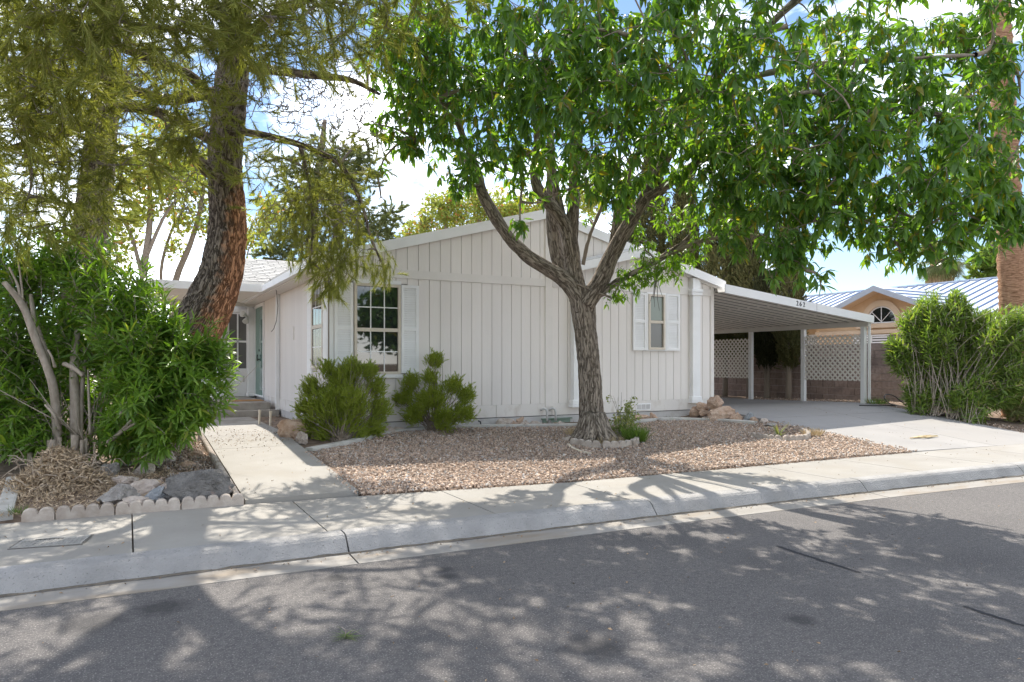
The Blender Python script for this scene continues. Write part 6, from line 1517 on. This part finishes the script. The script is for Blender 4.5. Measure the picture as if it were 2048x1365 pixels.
for i, (p, w, h, m, lab, lift, g, dp) in enumerate((
 ((0.683, 7.995, 0.184), .62, .34, 'rockdark', "large dark grey boulder at the corner of the left bed, biggest of its rocks", 0, GL, .8),
 ((-0.089, 8.159, 0.192), .36, .22, 'rockgrey', "flat topped grey brown rock in the left bed next to the brush heap", 0, GL, .8),
 ((0.086, 7.984, 0.181), .26, .14, 'rockpale', "low pale rock in the left bed touching the scalloped edging", 0, GL, .7),
 ((0.261, 8.080, 0.188), .24, .19, 'rockblue', "dark blue grey streaked rock in the left bed between pale ones", 0, GL, .8),
 ((0.138, 8.511, 0.215), .34, .17, 'rockpale', "long pale rock in the left bed behind the low pale one", 0, GL, .6),
 ((-0.031, 9.021, 0.247), .24, .15, 'rockpale', "rounded pinkish grey rock at the back left of the rock group", 0, GL, .8),
 ((0.440, 8.533, 0.218), .27, .19, 'rockpale', "pale pitted rock in the left bed left of the dark boulder", 0, GL, .8),
 ((-0.155, 9.531, 0.280), .20, .18, 'rockgrey', "upright reddish grey rock deep in the left bed by the stems", 0, GL, .8),
 ((0.192, 9.572, 0.284), .24, .14, 'rockpale', "pale round rock under the lowest oleander leaves", 0, GL, .8),
 ((-0.002, 10.179, 0.322), .17, .09, 'rockgrey', "small flat rock behind the others under the oleander stems", 0, GL, .8),
 ((0.411, 10.090, 0.318), .28, .22, 'rockpale', "tan rock half hidden by hanging oleander leaves", 0, GL, .8),
 ((0.676, 9.728, 0.295), .22, .12, 'rocktan', "orange tan rock among the litter along the walkway edging", 0, GL, .8),
 ((0.844, 10.389, 0.338), .22, .12, 'rocktan', "orange tan rock farthest up the walkway edging", 0, GL, .8),
 ((2.310, 11.536, 0.420), .50, .33, 'rocktan', "big tan boulder right of the walkway by the rounded shrub", 0, GW, .8),
 ((2.305, 10.962, 0.383), .17, .19, 'rockpale', "small round rock leaning on the front of the tan boulder", 0, GW, .9),
 ((2.178, 11.289, 0.403), .12, .07, 'rockpale', "tiny flat stone left of the small round rock", 0, GW, .9),
 ((3.801, 11.406, 0.424), .30, .15, 'rockpale', "pale rock between the two shrubs, left of its pair", 0, GW, .7),
 ((4.071, 11.531, 0.434), .22, .13, 'rockpale', "pale rock between the two shrubs, right of its pair", 0, GW, .7),
 ((3.498, 11.198, 0.408), .24, .13, 'rockpale', "rock half hidden behind the right edge of the rounded shrub", 0, GW, .7),
 ((6.084, 11.532, 0.442), .28, .22, 'rockpale', "leftmost rock of the group left of the green utility lid", 0, GU, .8),
 ((6.179, 11.439, 0.436), .17, .13, 'rocktan', "small brown rock before the leftmost of the utility group", 0, GU, .8),
 ((6.443, 11.712, 0.450), .2, .18, 'rocktan', "brown rock standing behind the small one in the utility group", 0, GU, .8),
 ((6.335, 11.327, 0.429), .22, .16, 'rockpale', "pale faceted rock in the middle of the utility group", 0, GU, .8),
 ((6.593, 11.375, 0.433), .23, .15, 'rockpale', "second pale rock right of the middle one in the utility group", 0, GU, .8),
 ((7.042, 11.900, 0.450), .20, .17, 'rocktan', "pinkish rock leaning on the green utility lid", 0, GU, .8),
 ((6.897, 11.346, 0.432), .15, .13, 'rockgrey', "grey rock right before the green utility lid", 0, GU, .8),
 ((7.002, 11.183, 0.421), .17, .14, 'rockpale', "rightmost pale rock of the utility group by the tree trunk", 0, GU, .8),
 ((6.416, 11.177, 0.420), .2, .05, 'rockpale', "thin flat stone at the front of the utility group", 0, GU, .7),
 ((9.120, 11.446, 0.442), .27, .17, 'rocktan', "brown rock under the foundation vent, left one of two", 0, GU, .8),
 ((9.347, 11.380, 0.438), .21, .17, 'rocktan', "square reddish rock under the foundation vent, right one of two", 0, GU, .8),
 ((8.013, 11.137, 0.420), .3, .2, 'rockpale', "pale rock behind the rose bush next to the trunk", 0, GU, .8),
 ((8.899, 11.880, 0.450), .26, .2, 'rockpale', "pale rock behind the rose bush leaves near the wall", 0, GU, .8),
 ((10.652, 10.969, 0.468), .34, .27, 'rocktan', "square tan block crowning the rock pile", .22, GP, .8),
 ((10.618, 11.325, 0.487), .26, .16, 'rocktan', "tan rock left of the crowning block in the pile", .16, GP, .8),
 ((10.528, 11.436, 0.473), .26, .22, 'rocktan', "rounded tan rock at the left end of the rock pile", 0, GP, .8),
 ((10.590, 11.236, 0.473), .22, .15, 'rocktan', "brown wedge rock low in the middle of the pile", .05, GP, .8),
 ((10.671, 10.793, 0.459), .58, .27, 'rocktan', "long slanting slab, biggest rock of the pile", 0, GP, .6),
 ((10.463, 10.873, 0.421), .44, .14, 'rockpale', "flat white grey rock at the front of the pile", 0, GP, .5),
 ((10.718, 10.445, 0.442), .26, .18, 'rocktan', "crumbly tan rock at the right end of the long slab", 0, GP, .8),
 ((10.813, 10.236, 0.443), .21, .20, 'rockblue', "upright blue grey rock right of the pile", 0, GP, .7),
 ((10.822, 10.103, 0.433), .16, .13, 'rocktan', "small tan rock right against the blue grey one", 0, GP, .8),
 ((10.894, 9.956, 0.431), .18, .11, 'rockpale', "pale rock second to the right of the blue grey one", 0, GP, .8),
 ((10.809, 9.708, 0.395), .30, .08, 'rockgrey', "flat dark stone by the end of the garden edging", 0, GP, .8),
 ((10.989, 9.592, 0.406), .26, .06, 'rockgrey', "flattest dark stone, farthest right by the driveway", 0, GP, .8),
 ((6.301, 9.760, 0.329), .24, .10, 'rockpale', "pale block lying at the left end of the ring around the tree", 0, GU, .6))):
    rock(p, w, h, m, lab, i + 3, g, lift, dp, .35 if m != 'rockdark' else .3, random.uniform(-.5, .5))

def scallop(path, n, h, th, label, group, base=None):
    """edging block whose top edge is a row of half rounds"""
    P = [Vector(p) for p in path]; L_ = [0]
    for a, b in zip(P[:-1], P[1:]): L_.append(L_[-1] + (b - a).length)
    def at(s_):
        for i in range(len(P) - 1):
            if s_ <= L_[i+1] + 1e-9:
                f = (s_ - L_[i]) / max(L_[i+1] - L_[i], 1e-9); return P[i].lerp(P[i+1], f), (P[i+1] - P[i]).normalized()
        return P[-1], (P[-1] - P[-2]).normalized()
    tot = L_[-1]; k = n * 8; V = []
    for i in range(k + 1):
        p, t = at(tot * (.004 + .992 * i / k)); t.z = 0; t.normalize(); nn = Vector((-t.y, t.x, 0)); f = (i % 8) / 8.0
        rise = math.sqrt(max(0, 1 - (2*f - 1) ** 2)) if 0 < i < k else 0
        zt = p.z + h * (.58 + .42 * rise); zb_ = p.z - .06; q = p + nn*th*.5; r = p - nn*th*.5; ch = .012
        V += [(r.x, r.y, zb_), (r.x, r.y, zt - ch), (r.x + nn.x*ch, r.y + nn.y*ch, zt), (q.x - nn.x*ch, q.y - nn.y*ch, zt), (q.x, q.y, zt - ch), (q.x, q.y, zb_)]
    F = [(i*6+j, (i+1)*6+j, (i+1)*6+(j+1) % 6, i*6+(j+1) % 6) for i in range(k) for j in range(6)] + [tuple(range(6)), tuple(k*6+j for j in range(6))[::-1]]
    c = P[len(P)//2]; m_ = MB(); m_.add(V, F); o = m_.solo("edging_block", M['edging'], tuple(c), label, "edging block", group); return o
ORD = ["first", "second", "third", "fourth", "fifth", "sixth", "seventh", "eighth"]
A_, B_ = Vector((-0.838, 7.736, 0.165)), Vector((1.044, 7.648, 0.165)); A_.y += .05; B_.y += .05
fr = [0, .135, .39, .69, 1.0]
for i in range(4):
    scallop([A_.lerp(B_, fr[i] + (.004 if i else 0)), A_.lerp(B_, fr[i+1])], [2, 4, 5, 5][i], .115, .07, "scalloped concrete edging block facing the sidewalk, " + ORD[i] + " from the left", "edging blocks facing the sidewalk")
y = yb(1.0) + .12; i = 0
while y < 11.4:
    L_ = .60; scallop([(.985, y, G(1, y)), (.985, y + L_ - .012, G(1, y + L_))], 5, .105, .06, "scalloped edging block along the left side of the walkway, " + ORD[i] + " from the sidewalk", "edging blocks along the walkway"); y += L_; i += 1
c = Vector((6.725, 9.567, 0.317)); rr = .60
for i in range(4):
    a0 = math.radians(188 + i * 52); pth = [(c.x + rr*math.cos(a0 + math.radians(49)*j/6), c.y - .05 + rr*.95*math.sin(a0 + math.radians(49)*j/6)) for j in range(7)]
    scallop([(x, y, G(x, y)) for x, y in pth], 4, .12, .08, "scalloped edging block curving round the tree trunk, " + ORD[i] + " from the left", "edging blocks around the trunk")
c = Vector((10.200, 9.014, 0.287)); rr = .50
for i in range(3):
    a0 = math.radians(175 + i * 62); pth = [(c.x + rr*1.15*math.cos(a0 + math.radians(59)*j/6), c.y + rr*math.sin(a0 + math.radians(59)*j/6)) for j in range(7)]
    scallop([(x, y, G(x, y)) for x, y in pth], 5, .10, .07, "scalloped edging block curving round the palm seedling, " + ORD[i] + " from the left", "edging blocks around the palm seedling")
# plain concrete kerb piece at the far left and the wood strip by the tree
m = strip([Vector((-1.004, 8.058, 0.170)), Vector((-1.054, 8.867, 0.200)), Vector((-1.110, 9.651, 0.240))], .07, -.08, .05, 0, 2)
m.solo("concrete_strip", M['bedcurb'], (-1.004, 8.058, 0.170), "plain concrete strip running back at the far left of the bed", "garden edging")
Pq = [Vector((6.047, 9.409, 0.306)), Vector((5.922, 9.089, 0.285)), Vector((5.892, 8.840, 0.269)), Vector((5.934, 8.617, 0.255))]
m = MB()
for a, b in zip(Pq[:-1], Pq[1:]):
    n_ = (b - a); n_.z = 0; n_ = Vector((-n_.y, n_.x, 0)).normalized() * .018
    m.hexa([tuple(a - n_), tuple(b - n_), tuple(b + n_), tuple(a + n_), tuple(a - n_ + Vector((0,0,.035))), tuple(b - n_ + Vector((0,0,.035))), tuple(b + n_ + Vector((0,0,.035))), tuple(a + n_ + Vector((0,0,.035)))])
m.solo("palm_stalk", M['pvc'], tuple(Pq[1]), "dry curved cream stalk lying before the ring around the tree", "dry stalk")

# utility lid, hose, frond, twig, litter
ul = thing("utility_box", "low green plastic utility lid by the pipes at the foot of the house", "utility box", (7.254, 11.785, 0.450))
c = Vector((7.211, 11.678, 0.450)); MB().box(c.x-.28, c.x+.34, c.y-.02, c.y+.28, c.z-.05, c.z+.07).build("base", M['green'], ul, bevel=.01)
MB().box(c.x-.31, c.x+.37, c.y-.05, c.y+.31, c.z+.071, c.z+.095).build("lid", M['green'], ul, bevel=.008)
c = Vector((16.221, 10.778, 0.566)); m = MB(); loop = [c + Vector((.25*math.cos(a) - .1, .12*math.sin(a), .14 + .13*math.sin(a))) for a in [math.pi*2*i/18 for i in range(14)]] + [c + Vector((-.6, .1, .02)), c + Vector((-.9, .3, .02))]
m.tube(smooth_path([c + Vector((.3, -.1, .0))] + loop, 3), .012, 7).solo("garden_hose", M['hose'], tuple(c), "black hose looped against the foot of the block wall pier", "hose", smooth=True)
c = Vector((12.618, 7.859, 0.247)); fro = MB()
for i in range(26):
    a = random.gauss(.1, .28) + (math.pi if random.random() < .3 else 0); L_ = random.uniform(.15, .45); o_ = c + Vector((random.gauss(0,.1), random.gauss(0,.04), .012)); d = Vector((math.cos(a), math.sin(a)*.5, 0))*L_; w_ = Vector((-d.y, d.x, 0)).normalized()*.008
    fro.hexa([tuple(o_ - w_), tuple(o_ + d), tuple(o_ + d + Vector((0,0,.004))), tuple(o_ + w_), tuple(o_ - w_ + Vector((0,0,.02))), tuple(o_ + d + Vector((0,0,.012))), tuple(o_ + d + Vector((0,0,.014))), tuple(o_ + w_ + Vector((0,0,.02)))])
fro.solo("fallen_frond", M['drygrass'], tuple(c), "dry palm frond fallen on the sunlit driveway", "palm frond")
c = Vector((1.109, 4.103, 0.004)); tw = thing("road_sprig", "green grass sprig with a bent pale twig lying on the road", "sprig", tuple(c))
m = MB(); m.tube([c + Vector((-.0,0,.01)), c + Vector((.02,.05,.03)), c + Vector((.01,.11,.03)), c + Vector((.0,.16,.012))], [.003,.003,.0025,.002], 4); m.tube([c + Vector((.02,.05,.03)), c + Vector((.07,.04,.02)), c + Vector((.09,.0,.012))], [.0025,.002,.002], 4)
m.build("twig", M['pinetwig'], tw)
P = np.tile(np.array(c), (40,1)) + np.abs(RNG.normal(0, .012, (40,3))); D = RNG.normal(0, 1, (40,3)); D[:,2] = np.abs(D[:,2])*.35
V, F = batch(blade(.02, .2, .004, 3, (.8,1,.7,.05)), P, frames(D), RNG.uniform(.05, .13, 40))
tag(put("blades", fast_mesh("blades", V - np.array(c), F), M['grass'], tw), kind='stuff')
def seam(p, q, w, label):
    p, q = Vector(p), Vector(q); d = (q - p).normalized(); n_ = Vector((-d.y, d.x, 0)); V = []; k = 24
    for i in range(k + 1):
        a = p.lerp(q, i/k) + n_ * .02 * mn.noise((i*.4, 0, p.x)); ww = w * (.7 + .4*mn.noise((i*.7, 3, 0)) ) * (1 if 0 < i < k else .3)
        V += [tuple(a - n_*ww + Vector((0,0,.004))), tuple(a + n_*ww + Vector((0,0,.004)))]
    m_ = MB(); m_.add(V, [(2*i, 2*i+2, 2*i+3, 2*i+1) for i in range(k)]); m_.solo("tar_seam", M['seal'], tuple(p + Vector((0,0,.004))), label, "road crack")
seam((4.984, 4.405, 0.000), (4.911, 3.536, 0.000), .022, "upper black tar seam on the road")
seam((4.830, 2.743, 0.000), (4.779, 2.159, -0.000), .022, "lower black tar seam at the right edge of the road")
# litter on the walk, sidewalk and gravel
pts = []
for _ in range(420): pts.append((random.uniform(1.1, 2.15), random.gauss(11.6, .55), 0))
for _ in range(120): pts.append((random.uniform(1.1, 2.2), random.uniform(7.8, 13), 0))
for _ in range(160): x = random.uniform(-1, 14); pts.append((x, random.uniform(yr(x)+.55, yb(x)-.05), 0))
for _ in range(420): x = random.uniform(2.4, 11); pts.append((x, random.uniform(yb(x), 11), 0))
for _ in range(120): pts.append((random.uniform(11.3, 15.5), random.uniform(7.2, 11.3), 0))
for _ in range(400): pts.append((random.uniform(2.3, 3.0), random.uniform(12.5, 15.9), 0))
for _ in range(700): pts.append((random.uniform(15.9, 17.2), random.uniform(8, 17.5), 0))
for _ in range(500): x = random.uniform(3.2, 10.9); pts.append((x, random.uniform(edge_y(x)+.1, 11.6), 0))
for _ in range(260): x = random.uniform(-1, 9); pts.append((x, random.uniform(1.8, yr(x)-.05), -2))
for _ in range(260): x = random.uniform(-3, 12); pts.append((x, yr(x) + random.gauss(.21, .05), -1))
Q = []
for x, y, f in pts:
    z = .02 if f == -1 else .001 if f == -2 else (.168 if y < yb(x) else G(x, y) + (.038 if 1.05 < x < 2.24 else (.01 if x > 11.1 else .035)))
    Q.append((x, y, z + .004))
Q = np.array(Q); D = RNG.normal(0, 1, Q.shape); D[:, 2] *= .12
V, F = batch(blade(.22, .4, .06, 2, (.2, 1, .1)), Q, frames(D, None, RNG.normal(0, .4, len(Q))), RNG.uniform(.01, .036, len(Q)))
tag(put("leaf_litter", fast_mesh("leaf_litter", V, F), M['litter']), kind='stuff')
# low wall far behind the porch
gw = thing("garden_wall", "dark grey block wall seen past the porch landing", "wall", (-2, 26, .4))
for r in range(7):
    for k_ in range(24): MB().box(-7.4 + .41*k_ + (.2 if r % 2 else 0), -7.0 + .41*k_ + (.2 if r % 2 else 0), 26, 26.15, .3 + .203*r, .495 + .203*r).build("block", M['cmu'], gw)
MB().box(-7.4, 2.6, 26.01, 26.14, .2, 1.7).build("mortar", M['mortar'], gw)
